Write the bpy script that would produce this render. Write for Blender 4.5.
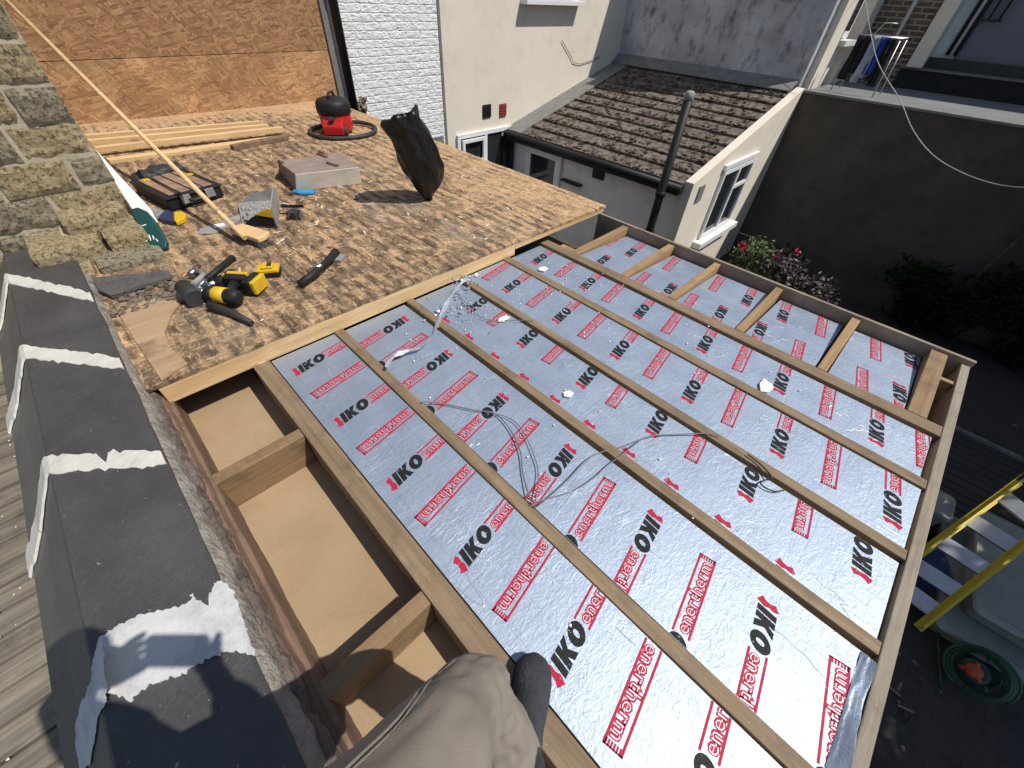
import bpy, bmesh, math, random
from mathutils import Vector, Matrix, noise
R = math.radians
rnd = random.Random(7)
for o in list(bpy.data.objects): bpy.data.objects.remove(o)
S = bpy.context.scene
COL = S.collection
# ---------------------------------------------------------------- camera
H = 1.3
F = 394.75
MC = [[0.69972496, 0.71308490, 0.04353061], [0.52796520, -0.47510120, -0.70394006], [-0.48128758, 0.51554707, -0.70892417]]
RX, DN, FW = (Vector(r) for r in MC)
cam = bpy.data.cameras.new('camera'); co = bpy.data.objects.new('camera', cam); COL.objects.link(co)
cam.sensor_width = 36; cam.lens = 36 * F / 1024; cam.clip_start = 0.01; cam.clip_end = 2000
m = Matrix.Identity(4)
for i in range(3):
    m[i][0] = RX[i]; m[i][1] = -DN[i]; m[i][2] = -FW[i]
m[2][3] = H
co.matrix_world = m
S.camera = co
# ---------------------------------------------------------------- light
SUN = Vector((0.4838, 0.2490, 0.8390)).normalized()
W = bpy.data.worlds.new('World'); S.world = W; W.use_nodes = True
nt = W.node_tree; bg = nt.nodes['Background']
sky = nt.nodes.new('ShaderNodeTexSky'); sky.sky_type = 'NISHITA'; sky.sun_disc = False
sky.sun_elevation = math.asin(SUN.z); sky.sun_rotation = math.atan2(SUN.x, SUN.y)
sky.air_density = 1.0; sky.dust_density = 0.6; sky.ozone_density = 1.5
nt.links.new(sky.outputs[0], bg.inputs[0]); bg.inputs[1].default_value = 0.105
sl = bpy.data.lights.new('sun', 'SUN'); so = bpy.data.objects.new('sun', sl); COL.objects.link(so)
sl.energy = 4.3; sl.angle = R(0.53); sl.color = (1, 0.95, 0.87)
so.rotation_euler = SUN.to_track_quat('Z', 'Y').to_euler(); so.location = SUN * 20
vs = S.view_settings
vs.view_transform = 'Standard'; vs.look = 'None'; vs.gamma = 1; vs.exposure = 0.0; vs.use_curve_mapping = False
# ---------------------------------------------------------------- measuring helpers (pixel ray onto a real plane)
def ray(px, py):
    return RX * ((px - 512) / F) + DN * ((py - 384) / F) + FW
CP = Vector((0, 0, H))
def at(px, py, z=0.0):
    d = ray(px, py); return CP + d * ((z - H) / d.z)
def aty(px, py, y):
    d = ray(px, py); return CP + d * (y / d.y)
def atx(px, py, x):
    d = ray(px, py); return CP + d * (x / d.x)
# ---------------------------------------------------------------- materials
class NB:
    def __init__(s, name):
        s.m = bpy.data.materials.new(name); s.m.use_nodes = True; s.t = s.m.node_tree; s.n = s.t.nodes
        s.b = s.n['Principled BSDF']; s.tc = s.n.new('ShaderNodeTexCoord').outputs['Object']
    def new(s, ty, **kw):
        n = s.n.new(ty)
        for k, v in kw.items(): setattr(n, k, v)
        return n
    def L(s, a, b): s.t.links.new(a, b)
    def put(s, sock, v):
        if isinstance(v, (int, float)): sock.default_value = v
        elif isinstance(v, (tuple, list)):
            sock.default_value = tuple(v) + ((1,) if len(v) == 3 and len(sock.default_value) == 4 else ())
        else: s.L(v, sock)
    def map(s, sc=(1, 1, 1), rot=(0, 0, 0), loc=(0, 0, 0), src=None):
        n = s.new('ShaderNodeMapping'); s.L(src or s.tc, n.inputs[0])
        n.inputs['Scale'].default_value = sc; n.inputs['Rotation'].default_value = rot; n.inputs['Location'].default_value = loc
        return n.outputs[0]
    def noise(s, scale, v=None, det=4, rough=.55, dist=0, color=False):
        n = s.new('ShaderNodeTexNoise'); s.L(v or s.tc, n.inputs['Vector']); n.inputs['Scale'].default_value = scale
        n.inputs['Detail'].default_value = det; n.inputs['Roughness'].default_value = rough; n.inputs['Distortion'].default_value = dist
        return n.outputs['Color' if color else 'Fac']
    def vor(s, scale, v=None, feature='F1', out='Distance'):
        n = s.new('ShaderNodeTexVoronoi', feature=feature); s.L(v or s.tc, n.inputs['Vector']); n.inputs['Scale'].default_value = scale
        return n.outputs[out]
    def ramp(s, f, stops):
        n = s.new('ShaderNodeValToRGB'); s.L(f, n.inputs[0]); e = n.color_ramp.elements
        while len(e) < len(stops): e.new(.5)
        for el, (p, c) in zip(e, stops):
            el.position = p; el.color = (c, c, c, 1) if isinstance(c, (int, float)) else (*c, 1)
        return n.outputs[0]
    def mix(s, f, a, b, mode='MIX'):
        n = s.new('ShaderNodeMix', data_type='RGBA', blend_type=mode)
        s.put(n.inputs['Factor'], f); s.put(n.inputs[6], a); s.put(n.inputs[7], b); return n.outputs[2]
    def math(s, op, a, b=0.0, c=0.0):
        n = s.new('ShaderNodeMath', operation=op); s.put(n.inputs[0], a); s.put(n.inputs[1], b); s.put(n.inputs[2], c); return n.outputs[0]
    def sep(s, v):
        n = s.new('ShaderNodeSeparateXYZ'); s.L(v, n.inputs[0]); return n.outputs
    def bump(s, h, st=.3, dist=.01, prev=None):
        n = s.new('ShaderNodeBump'); s.L(h, n.inputs['Height']); n.inputs['Strength'].default_value = st; n.inputs['Distance'].default_value = dist
        if prev: s.L(prev, n.inputs['Normal'])
        return n.outputs[0]
    def out(s, col=None, rough=.7, nor=None, metal=0, spec=None):
        if col is not None: s.put(s.b.inputs['Base Color'], col)
        s.put(s.b.inputs['Roughness'], rough); s.put(s.b.inputs['Metallic'], metal)
        if nor: s.L(nor, s.b.inputs['Normal'])
        if spec is not None: s.b.inputs['Specular IOR Level'].default_value = spec
        return s.m
def plain(name, c, c2=None, scale=6, rough=.6, bump=.15, bscale=40, metal=0, bd=.004, spec=None, lo=.35, hi=.65):
    n = NB(name); c2 = c2 or tuple(x * .7 for x in c)
    col = n.ramp(n.noise(scale, det=6, rough=.6), [(lo, c), (hi, c2)])
    return n.out(col, rough, n.bump(n.noise(bscale, det=5), bump, bd), metal, spec)
def wood(name, c, c2, axis='x', rough=.75, fine=1.0, dirt=.35, dirtc=(.05, .035, .02)):
    n = NB(name); k = {'x': (.05, 1, 1), 'y': (1, .05, 1), 'z': (1, 1, .05)}[axis]
    v = n.map(k); v2 = n.map(tuple(a * 1 for a in k), loc=(3, 5, 1))
    g = n.noise(60 * fine, v, det=5, rough=.65, dist=.4)
    g2 = n.noise(14 * fine, v2, det=3, dist=1.2)
    col = n.ramp(n.math('ADD', n.math('MULTIPLY', g, .55), n.math('MULTIPLY', g2, .45)), [(.35, c2), (.62, c)])
    d = n.ramp(n.noise(7, det=7, rough=.7), [(.5, 0.0), (.72, 1.0)])
    col = n.mix(n.math('MULTIPLY', d, dirt), col, dirtc)
    kn = n.ramp(n.vor(3.2, n.map({'x': (.6, 2, 2), 'y': (2, .6, 2), 'z': (2, 2, .6)}[axis])), [(.05, 1.0), (.12, 0.0)])
    col = n.mix(n.math('MULTIPLY', kn, .6), col, tuple(x * .35 for x in c2))
    sp = n.ramp(n.vor(45), [(.07, 1.0), (.1, 0.0)])
    col = n.mix(n.math('MULTIPLY', sp, .35), col, (.62, .5, .34))
    return n.out(col, rough, n.bump(g, .35, .003))
def osb(name, tint=(1, 1, 1), weather=0.0, plane='xy', stripes=False, studs=False, fs=3.3):
    n = NB(name)
    v0 = n.tc
    if plane == 'yz': v0 = n.map(rot=(0, R(90), 0))
    wob = n.noise(3, v0, det=2, color=True)
    vv = n.mix(.06, v0, wob)
    def layer(ang, loc, s=(6, 34, 6)):
        v = n.map(rot=(0, 0, R(ang)), loc=loc, src=vv); v = n.map(sc=s, src=v)
        c = n.new('ShaderNodeTexVoronoi', feature='F1'); n.L(v, c.inputs[0]); c.inputs['Scale'].default_value = fs
        return n.sep(c.outputs['Color'])
    a = layer(8, (0, 0, 0)); b = layer(75, (3.3, 1, 0)); c = layer(-38, (7, 2.2, 0)); d = layer(35, (1, 9, 0), (9, 50, 9)); e2 = layer(-80, (5, 5, 0), (9, 46, 9))
    val = a[0]
    for l in (b, c, d, e2):
        msk = n.math('GREATER_THAN', l[1], .58)
        val = n.mix(msk, val, l[0])
    gr = n.noise(180, n.map((.3, 1, 1), src=v0), det=3)
    f = n.math('ADD', n.math('MULTIPLY', val, .75), n.math('MULTIPLY', gr, .3))
    T = lambda c_: tuple(x * t for x, t in zip(c_, tint))
    col = n.ramp(f, [(.05, T((.20, .12, .07))), (.35, T((.36, .235, .14))), (.62, T((.45, .305, .185))), (.95, T((.58, .42, .27)))])
    h = f
    if studs:
        y = n.sep(n.tc)[1]
        w = n.math('ABSOLUTE', n.math('SUBTRACT', n.math('FRACT', n.math('MULTIPLY', n.math('ADD', y, .35), 1 / .62)), .5))
        st = n.ramp(n.math('ADD', w, n.math('MULTIPLY', n.noise(30), .05)), [(.05, 1.0), (.085, 0.0)])
        st = n.math('MULTIPLY', st, n.ramp(n.noise(3.5, det=3), [(.45, 0.0), (.65, .55)]))
        col = n.mix(st, col, (.58, .37, .18))
        big = n.ramp(n.noise(1.6, det=5), [(.42, 0.0), (.62, 1.0)])
        col = n.mix(n.math('MULTIPLY', big, .38), col, (.16, .085, .04))
    if weather:
        s3 = n.sep(n.tc)
        dk = n.noise(2.6, det=9, rough=.72); 
        sp = n.noise(42, n.map((.55, 1, 1), rot=(0, 0, R(25))), det=7, rough=.75)
        m1 = n.ramp(n.math('ADD', n.math('MULTIPLY', dk, .55), n.math('MULTIPLY', sp, .5)), [(.50, 0.0), (.60, 1.0)])
        col = n.mix(n.math('MULTIPLY', m1, .28 * weather), col, (.13, .08, .045))
        if stripes:
            yy = n.math('ADD', s3[1], n.math('MULTIPLY', n.noise(3.5, det=4), .035))
            w = n.math('ABSOLUTE', n.math('SUBTRACT', n.math('FRACT', n.math('MULTIPLY', yy, 1 / .085)), .5))
            stp = n.ramp(w, [(.2, 0.0), (.3, 1.0)])
            near = n.ramp(n.math('ADD', n.math('MULTIPLY', s3[0], 1.0), n.math('MULTIPLY', n.noise(1.7, n.map((.5, 1, 1)), det=5), 2.2)), [(-.0, 0.0), (.35, 1.0)])
            nr = n.new('ShaderNodeMapRange'); n.L(s3[0], nr.inputs[0]); nr.inputs[1].default_value = -2.9; nr.inputs[2].default_value = -1.8
            lf = n.new('ShaderNodeMapRange'); n.L(s3[1], lf.inputs[0]); lf.inputs[1].default_value = 2.2; lf.inputs[2].default_value = .2
            fr_ = n.math('MULTIPLY', nr.outputs[0], n.math('ADD', n.math('MULTIPLY', lf.outputs[0], .24), .16))
            pm = n.ramp(n.math('ADD', fr_, n.noise(3.2, det=5, rough=.6)), [(.66, .0), (.84, 1.0)])
            blk = n.ramp(n.math('ADD', n.math('MULTIPLY', fr_, .8), n.noise(9, n.map((.6, 1, 1)), det=8, rough=.75)), [(.74, 0.0), (.86, 1.0)])
            col = n.mix(n.math('MULTIPLY', blk, .7), col, (.07, .05, .036))
            brk = n.ramp(n.noise(22, n.map((.4, 1, 1)), det=5), [(.42, 0.0), (.55, 1.0)])
            k = n.math('MULTIPLY', n.math('MULTIPLY', stp, pm), brk)
            col = n.mix(n.math('MULTIPLY', k, .8), col, (.052, .034, .024))
            sh = n.math('MAXIMUM', n.ramp(n.noise(60, n.map((.25, 1, 1), rot=(0, 0, R(20))), det=2), [(.60, 0.0), (.66, 1.0)]), n.ramp(n.noise(55, n.map((1, .22, 1), rot=(0, 0, R(-30))), det=2), [(.62, 0.0), (.68, 1.0)]))
            col = n.mix(n.math('MULTIPLY', sh, .55), col, (.62, .45, .26))
            gy = n.ramp(n.noise(1.1, n.map(loc=(4, 2, 0)), det=6), [(.56, 0.0), (.7, 1.0)])
            col = n.mix(n.math('MULTIPLY', gy, .4), col, (.36, .31, .26))
    nor = n.bump(h, .55, .006)
    return n.out(col, .82, nor)

M = {}
M['joist'] = wood('joist_wood', (.29, .205, .12), (.155, .105, .062), 'x', dirt=.5)
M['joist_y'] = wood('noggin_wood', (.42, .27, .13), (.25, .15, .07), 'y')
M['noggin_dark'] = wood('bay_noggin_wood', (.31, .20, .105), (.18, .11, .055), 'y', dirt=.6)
M['new_y'] = wood('new_timber_y', (.78, .55, .29), (.56, .36, .17), 'y', dirt=.12)
M['oldplate'] = wood('old_plate_wood', (.27, .165, .11), (.12, .075, .055), 'x', dirt=.7, fine=.8)
M['grey_x'] = wood('grey_timber', (.30, .25, .19), (.17, .13, .10), 'x', dirt=.4)
M['grey_y'] = wood('grey_edge_timber', (.34, .29, .22), (.22, .18, .13), 'y', dirt=.4)
M['plyin'] = plain('ply_face', (.34, .27, .19), (.22, .17, .12), 8, .8, .15)
M['osb_deck'] = osb('weathered_osb', (1.22, 1.15, 1.0), 1.0, 'xy', stripes=True)
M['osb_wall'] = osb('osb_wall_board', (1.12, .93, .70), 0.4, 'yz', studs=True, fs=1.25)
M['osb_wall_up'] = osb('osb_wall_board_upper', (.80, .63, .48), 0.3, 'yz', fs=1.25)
M['chip'] = (lambda n: n.out(n.mix(n.math('MULTIPLY', n.ramp(n.vor(3.1, feature='DISTANCE_TO_EDGE'), [(0.0, 1.0), (.006, 0.0)]), .35),
             n.ramp(n.math('ADD', n.math('MULTIPLY', n.noise(3.5, det=5), .7), n.math('MULTIPLY', n.noise(190, det=2), .3)), [(.36, (.32, .22, .125)), (.62, (.41, .295, .175))]), (.25, .17, .10)),
             .8, n.bump(n.noise(150, det=3), .2, .002)))(NB('chipboard'))
# crinkled foil -----------------------------------------------------------
def foil_nodes(n):
    v = n.mix(.05, n.tc, n.noise(7, det=3, color=True))
    fine = n.noise(75, n.map((1.0, .55, 1), rot=(0, 0, R(20))), det=5, rough=.6, dist=.7)
    sharp = n.ramp(n.math('ABSOLUTE', n.math('SUBTRACT', n.noise(30, n.map((1.0, .45, 1), rot=(0, 0, R(-15))), det=4, rough=.6, dist=1.0), .5)), [(0.0, 1.0), (.05, 0.0)])
    sharp = n.math('MULTIPLY', sharp, n.ramp(n.noise(5, det=4), [(.42, .12), (.62, 1.0)]))
    cre = n.ramp(n.math('ABSOLUTE', n.math('SUBTRACT', n.noise(3.2, n.map((.6, 1.6, 1)), det=3, dist=.5), .5)), [(0.0, 1.0), (.007, 0.0)])
    cre = n.math('MULTIPLY', cre, n.ramp(n.noise(2.9, det=3), [(.55, 0.0), (.63, 1.0)]))
    lines = n.ramp(n.noise(95, n.map((.07, 1, 1)), det=3, dist=.1), [(.45, 0.0), (.62, 1.0)])
    zone = n.ramp(n.noise(1.3, n.map(loc=(2, 1, 0)), det=2), [(.5, 0.0), (.6, 1.0)])
    h = n.math('ADD', n.math('MULTIPLY', fine, .8), n.math('ADD', n.math('MULTIPLY', cre, 1.0), n.math('MULTIPLY', sharp, .28)))
    h = n.math('ADD', h, n.math('MULTIPLY', n.math('MULTIPLY', lines, zone), .22))
    b1 = n.bump(h, .5, .0036)
    return b1, cre, sharp
def foil(name):
    n = NB(name); nor, cre, cre2 = foil_nodes(n)
    s = n.sep(n.tc)
    gx = n.math('ABSOLUTE', n.math('SUBTRACT', n.math('FRACT', n.math('MULTIPLY', s[0], 10)), .5))
    gy = n.math('ABSOLUTE', n.math('SUBTRACT', n.math('FRACT', n.math('MULTIPLY', s[1], 10)), .5))
    g = n.math('MAXIMUM', n.ramp(gx, [(0.0, 1.0), (.012, 0.0)]), n.ramp(gy, [(0.0, 1.0), (.012, 0.0)]))
    col = n.ramp(n.noise(2.2, det=5), [(.3, (.40, .475, .58)), (.7, (.46, .535, .635))])
    col = n.mix(n.math('MULTIPLY', g, .6), col, (.25, .22, .28))
    dst = n.ramp(n.vor(55), [(.05, 1.0), (.075, 0.0)])
    dst = n.math('MULTIPLY', dst, n.ramp(n.noise(2.7, det=4), [(.52, 0.0), (.64, 1.0)]))
    col = n.mix(n.math('MULTIPLY', dst, .9), col, (.8, .74, .6))
    col = n.mix(n.math('MULTIPLY', cre, .35), col, (.9, .9, .92))
    ms = n.new('ShaderNodeMapRange'); n.L(dst, ms.inputs[0]); ms.inputs[3].default_value = .74; ms.inputs[4].default_value = 0.1
    rg = n.ramp(n.noise(9, det=5), [(.3, .50), (.7, .60)])
    return n.out(col, rg, nor, ms.outputs[0])
def ink(name, c, metal=.2):
    n = NB(name); nor, a, b = foil_nodes(n)
    wear = n.ramp(n.noise(70, det=4), [(.66, 0.0), (.72, .6)])
    return n.out(n.mix(wear, c, (.6, .6, .63)), .6, nor, metal, .2 if metal == 0 else None)
M['foil'] = foil('foil_facing')
M['ink_black'] = ink('black_print', (.018, .018, .02), 0)
M['ink_red'] = ink('red_print', (.44, .022, .05), 0)
M['ink_white'] = ink('pale_print', (.68, .66, .70), .55)
M['foam'] = plain('foam_edge', (.72, .62, .42), (.6, .5, .32), 20)
M['foil_bare'] = (lambda n: n.out((.55, .60, .68), .42, n.bump(n.noise(9, det=4, dist=.5), .5, .012), .6))(NB('bare_foil'))
# masonry
def render_wall(name, c, c2, stain=(.02, .02, .02), st=.3, bump=.25, streak=False):
    n = NB(name)
    col = n.ramp(n.noise(1.3, det=8, rough=.62), [(.35, c), (.66, c2)])
    d = n.noise(3.0, n.map((1.5, 1.5, .8) if streak else (1, 1, 1)), det=9, rough=.72)
    col = n.mix(n.math('MULTIPLY', n.ramp(d, [(.5, 0.0), (.68, 1.0)]), st), col, stain)
    hb = n.math('ADD', n.math('MULTIPLY', n.noise(7, det=6), .7), n.math('MULTIPLY', n.noise(60, det=4), .3))
    return n.out(col, .88, n.bump(hb, bump, .02))
M['cream'] = render_wall('cream_render', (.78, .71, .60), (.73, .66, .55), (.45, .38, .28), .25, .12)
M['greywall'] = render_wall('grey_stained_render', (.56, .56, .57), (.34, .34, .35), (.07, .07, .075), .85, .7, True)
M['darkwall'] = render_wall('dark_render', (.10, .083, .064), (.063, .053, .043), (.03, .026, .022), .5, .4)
M['sidewall'] = render_wall('side_render', (.86, .83, .77), (.80, .77, .71), (.2, .2, .2), .3)
M['flatroof'] = render_wall('grey_roof_felt', (.21, .22, .22), (.16, .17, .17), (.1, .1, .1), .4)
M['bluegrey'] = render_wall('blue_grey_render', (.20, .205, .23), (.17, .175, .20), (.1, .1, .11), .3)
M['black'] = plain('black_plastic', (.012, .012, .013), (.02, .02, .021), 8, .55, .1, spec=.3)
M['upvc'] = plain('white_plastic', (.80, .80, .80), (.74, .74, .74), 4, .35, .02)
M['glass'] = (lambda n: n.out((.02, .024, .026), .08, None, 0, .6))(NB('window_glass'))
def whitebrick():
    n = NB('white_painted_brick')
    v = n.map(rot=(0, 0, 0)); s = n.sep(n.tc)
    cb = n.new('ShaderNodeCombineXYZ'); 
    n.L(n.math('ADD', s[1], n.math('MULTIPLY', n.noise(6, det=3), .03)), cb.inputs[0]); n.L(n.math('ADD', s[2], n.math('MULTIPLY', n.noise(8, n.map(loc=(9, 0, 0)), det=3), .03)), cb.inputs[1])
    bt = n.new('ShaderNodeTexBrick'); n.L(cb.outputs[0], bt.inputs[0]); bt.inputs['Scale'].default_value = 1; bt.inputs['Brick Width'].default_value = .26; bt.inputs['Row Height'].default_value = .09
    bt.inputs['Mortar Size'].default_value = .012; bt.inputs['Mortar Smooth'].default_value = .8
    bt.inputs['Color1'].default_value = (.86, .86, .85, 1); bt.inputs['Color2'].default_value = (.82, .82, .81, 1); bt.inputs['Mortar'].default_value = (.78, .78, .77, 1)
    ch = n.ramp(n.noise(9, det=8, rough=.75), [(.63, 0.0), (.67, 1.0)])
    col = n.mix(n.math('MULTIPLY', ch, .5), bt.outputs[0], (.36, .29, .22))
    h = n.math('ADD', n.math('MULTIPLY', bt.outputs['Fac'], -.18), n.math('MULTIPLY', n.noise(13, n.map((1, 1, 1.8)), det=6, rough=.6), 1.1))
    return n.out(col, .8, n.bump(h, .9, .035))
M['whitebrick'] = whitebrick()
def darkbrick():
    n = NB('dark_brick'); s = n.sep(n.tc); cb = n.new('ShaderNodeCombineXYZ')
    n.L(s[0], cb.inputs[0]); n.L(s[2], cb.inputs[1])
    bt = n.new('ShaderNodeTexBrick'); n.L(cb.outputs[0], bt.inputs[0]); bt.inputs['Scale'].default_value = 1; bt.inputs['Brick Width'].default_value = .23; bt.inputs['Row Height'].default_value = .08
    bt.inputs['Mortar Size'].default_value = .012
    bt.inputs['Color1'].default_value = (.16, .11, .08, 1); bt.inputs['Color2'].default_value = (.09, .06, .05, 1); bt.inputs['Mortar'].default_value = (.34, .29, .22, 1)
    return n.out(bt.outputs[0], .9, n.bump(bt.outputs['Fac'], .5, -.01))
M['darkbrick'] = darkbrick()
def stock(name, c, c2, c3):
    n = NB(name)
    col = n.ramp(n.noise(16, det=6, rough=.7), [(.32, c3), (.48, c), (.66, c2)])
    sp = n.ramp(n.noise(55, det=5, rough=.75), [(.52, 0.0), (.6, 1.0)])
    col = n.mix(n.math('MULTIPLY', sp, .75), col, (.035, .033, .03))
    h = n.math('ADD', n.noise(22, det=8, rough=.75), n.math('MULTIPLY', sp, -.4))
    return n.out(col, .92, n.bump(h, .7, .014))
M['bk1'] = stock('stock_brick_yellow', (.34, .265, .145), (.42, .34, .20), (.24, .185, .11))
M['bk2'] = stock('stock_brick_grey', (.26, .215, .14), (.33, .28, .19), (.16, .13, .09))
M['bk3'] = stock('stock_brick_purple', (.22, .14, .11), (.28, .18, .14), (.14, .09, .08))
M['bk4'] = stock('stock_brick_black', (.09, .085, .075), (.15, .14, .11), (.04, .04, .04))
M['mortar'] = plain('lime_mortar', (.47, .41, .295), (.37, .32, .23), 5, .95, .45, 45, bd=.01)
M['coping'] = (lambda n: n.out(n.mix(n.ramp(n.noise(60, det=3), [(.70, 0.0), (.74, .8)]), n.ramp(n.noise(4, det=7, rough=.65), [(.35, (.050, .048, .050)), (.7, (.082, .078, .078))]), (.32, .31, .30)),
        n.ramp(n.noise(9, det=5), [(.3, .42), (.7, .62)]), n.bump(n.math('ADD', n.noise(30, n.map((1, .4, 1)), det=6), n.math('MULTIPLY', n.ramp(n.vor(36, n.mix(.1, n.tc, n.noise(8, color=True)), feature='DISTANCE_TO_EDGE'), [(0.0, 0.0), (.04, 1.0)]), .35)), .45, .006)))(NB('black_painted_coping'))
M['coping_side'] = plain('coping_side_paint', (.125, .12, .108), (.09, .088, .08), 6, .55, .35, 30, bd=.006)
M['joint'] = plain('pale_mortar_joint', (.62, .60, .54), (.50, .48, .43), 12, .9, .6, 60, bd=.006)
M['patch'] = (lambda n: n.out(n.ramp(n.noise(11, det=8, rough=.7), [(.3, (.36, .37, .38)), (.5, (.56, .56, .55)), (.7, (.66, .65, .62))]), .85, n.bump(n.noise(40, det=7, rough=.7), .6, .006)))(NB('worn_white_paint'))
M['fillet'] = plain('grey_mortar', (.36, .33, .28), (.20, .18, .16), 14, .95, 1.0, 40, bd=.02)
M['felt'] = plain('torn_felt', (.085, .07, .06), (.20, .15, .12), 18, .95, 1.0, 40, bd=.02)
M['slates'] = wood('weathered_boards', (.27, .235, .18), (.11, .095, .075), 'y', dirt=.5, fine=.7)
M['ground'] = (lambda n: (lambda bt: n.out(n.mix(.5, bt.outputs[0], n.ramp(n.noise(5, det=6), [(.3, (.03, .025, .022)), (.7, (.07, .058, .05))])), .9, n.bump(bt.outputs['Fac'], .5, -.01)))(
        (lambda b: (setattr(b.inputs['Scale'], 'default_value', 1), setattr(b.inputs['Brick Width'], 'default_value', .21), setattr(b.inputs['Row Height'], 'default_value', .105), setattr(b.inputs['Mortar Size'], 'default_value', .008),
         setattr(b.inputs['Color1'], 'default_value', (.075, .052, .042, 1)), setattr(b.inputs['Color2'], 'default_value', (.055, .040, .034, 1)), setattr(b.inputs['Mortar'], 'default_value', (.03, .03, .028, 1)), n.L(n.tc, b.inputs[0]), b)[-1])(n.new('ShaderNodeTexBrick'))))(NB('brick_paving'))
M['tile'] = (lambda n: n.out(n.mix(n.ramp(n.noise(9, det=8, rough=.7), [(.47, 0.0), (.58, 1.0)]), n.ramp(n.noise(3, det=5), [(.3, (.14, .11, .095)), (.7, (.21, .175, .145))]), (.045, .032, .024)), .92,
      n.bump(n.noise(30, det=8, rough=.7), .8, .02)))(NB('mossy_tile'))
M['moss'] = plain('dry_moss', (.055, .04, .026), (.10, .08, .045), 30, 1, 1, 80)
M['leadgrey'] = plain('lead_flashing', (.22, .215, .20), (.15, .15, .14), 9, .7, .5)
M['trouser'] = (lambda n: n.out(n.ramp(n.noise(5, det=5), [(.3, (.225, .195, .160)), (.7, (.285, .25, .205))]), .9,
      n.bump(n.math('ADD', n.math('MULTIPLY', n.noise(520, det=2), .25), n.noise(14, n.map((1, 1, .4)), det=4, dist=.6)), .5, .006)))(NB('khaki_cotton'))
M['trouser_pocket'] = plain('pocket_cloth', (.21, .175, .14), (.27, .22, .175), 9, .9, .4)
M['suede'] = plain('black_suede', (.028, .03, .034), (.05, .053, .058), 14, .95, .8, 90, bd=.006)
M['jacket'] = plain('dark_cloth', (.05, .055, .07), (.035, .04, .05), 9, .9, .4)
M['skin'] = plain('skin', (.55, .33, .23), (.48, .27, .19), 9, .5, .1)
M['hair'] = plain('brown_hair', (.06, .035, .02), (.03, .018, .01), 60, .6, .6)
M['steel'] = plain('steel', (.6, .6, .6), (.45, .45, .45), 20, .3, .1, metal=1)
M['alu'] = plain('aluminium', (.50, .51, .53), (.42, .43, .45), 12, .45, .1, metal=.6)
M['yellow'] = plain('yellow_plastic', (.72, .46, .02), (.60, .38, .02), 12, .45, .1)
M['ladder_y'] = plain('yellow_fibreglass', (.60, .47, .03), (.5, .38, .02), 6, .5, .1)
M['red'] = plain('red_plastic', (.52, .02, .02), (.42, .015, .015), 5, .28, .03)
M['orange'] = plain('orange_plastic', (.6, .10, .03), None, 5, .4, .03)
M['tint'] = plain('clear_brown_lid', (.42, .28, .19), (.22, .16, .13), 9, .25, .1)
M['slate'] = plain('dark_slate', (.075, .072, .07), (.12, .11, .10), 14, .8, .8, 40, bd=.02)
M['green'] = plain('dark_green_plastic', (.012, .075, .07), (.01, .05, .05), 9, .4, .05)
M['hose'] = plain('green_hose', (.03, .09, .05), (.02, .06, .03), 9, .5, .05)
M['blue'] = plain('blue_plastic', (.05, .30, .55), None, 9, .4, .05)
M['navy'] = plain('navy_plastic', (.03, .045, .13), None, 9, .4, .05)
M['whitepaint'] = plain('white_blade', (.86, .86, .83), (.8, .8, .77), 9, .35, .02)
M['slab'] = plain('brown_slab_top', (.24, .18, .15), (.31, .25, .21), 10, .8, .4)
M['slabside'] = plain('cream_slab_side', (.84, .78, .66), (.74, .68, .56), 10, .8, .3)
M['bag'] = (lambda n: n.out((.010, .010, .011), .34, n.bump(n.noise(8, n.map((1, 1, .6)), det=5, dist=1.2), .7, .03), 0, .4))(NB('black_polythene'))
M['rubber'] = plain('dark_rubber', (.022, .022, .022), (.04, .04, .04), 9, .6, .2)
M['dust'] = plain('grey_dusty_plastic', (.22, .22, .22), (.33, .32, .30), 14, .8, .3)
M['clothwhite'] = plain('pale_laundry', (.5, .52, .6), None, 12, .9, .2)
M['clothblue'] = plain('blue_laundry', (.02, .06, .4), None, 12, .9, .2)
M['clothblack'] = plain('black_laundry', (.012, .012, .015), None, 12, .9, .2)
M['leaf'] = plain('green_leaf', (.06, .10, .028), (.11, .15, .045), 3, .6, .05)
M['leaf_dark'] = plain('ivy_leaf', (.008, .018, .007), (.015, .028, .010), 3, .95, .05, spec=.1)
M['leaf_grey'] = plain('purple_grey_leaf', (.06, .05, .042), (.14, .12, .11), 5, .6, .05)
M['petal'] = plain('red_petal', (.6, .01, .03), (.5, .02, .2), 5, .5, .05)
M['bark'] = plain('bark', (.10, .075, .05), (.05, .04, .03), 9, .95, .6)
M['bin'] = plain('grey_box_plastic', (.33, .33, .29), (.28, .28, .25), 5, .45, .05)
M['trellis'] = plain('trellis', (.2, .18, .16), None, 5, .8)
M['redbrickpiece'] = plain('red_vent', (.30, .04, .03), (.22, .03, .03), 9, .8, .3)
M['decking'] = wood('decking_boards', (.055, .047, .038), (.026, .022, .018), 'x', dirt=.4)
M['cable'] = plain('grey_cable', (.16, .17, .18), (.13, .14, .15), 6, .5, .05)
M['cable_white'] = plain('pale_cable', (.5, .5, .47), None, 6, .6, .05)
M['crumb'] = plain('foam_crumb', (.86, .83, .76), (.8, .76, .66), 40, .9, .2)
M['rubble'] = plain('rubble', (.28, .22, .16), (.07, .055, .045), 22, .95, .9, 60, bd=.02)
M['plypatch'] = wood('plywood_patch', (.46, .32, .19), (.33, .21, .115), 'y', dirt=.7, fine=.7)

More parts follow.
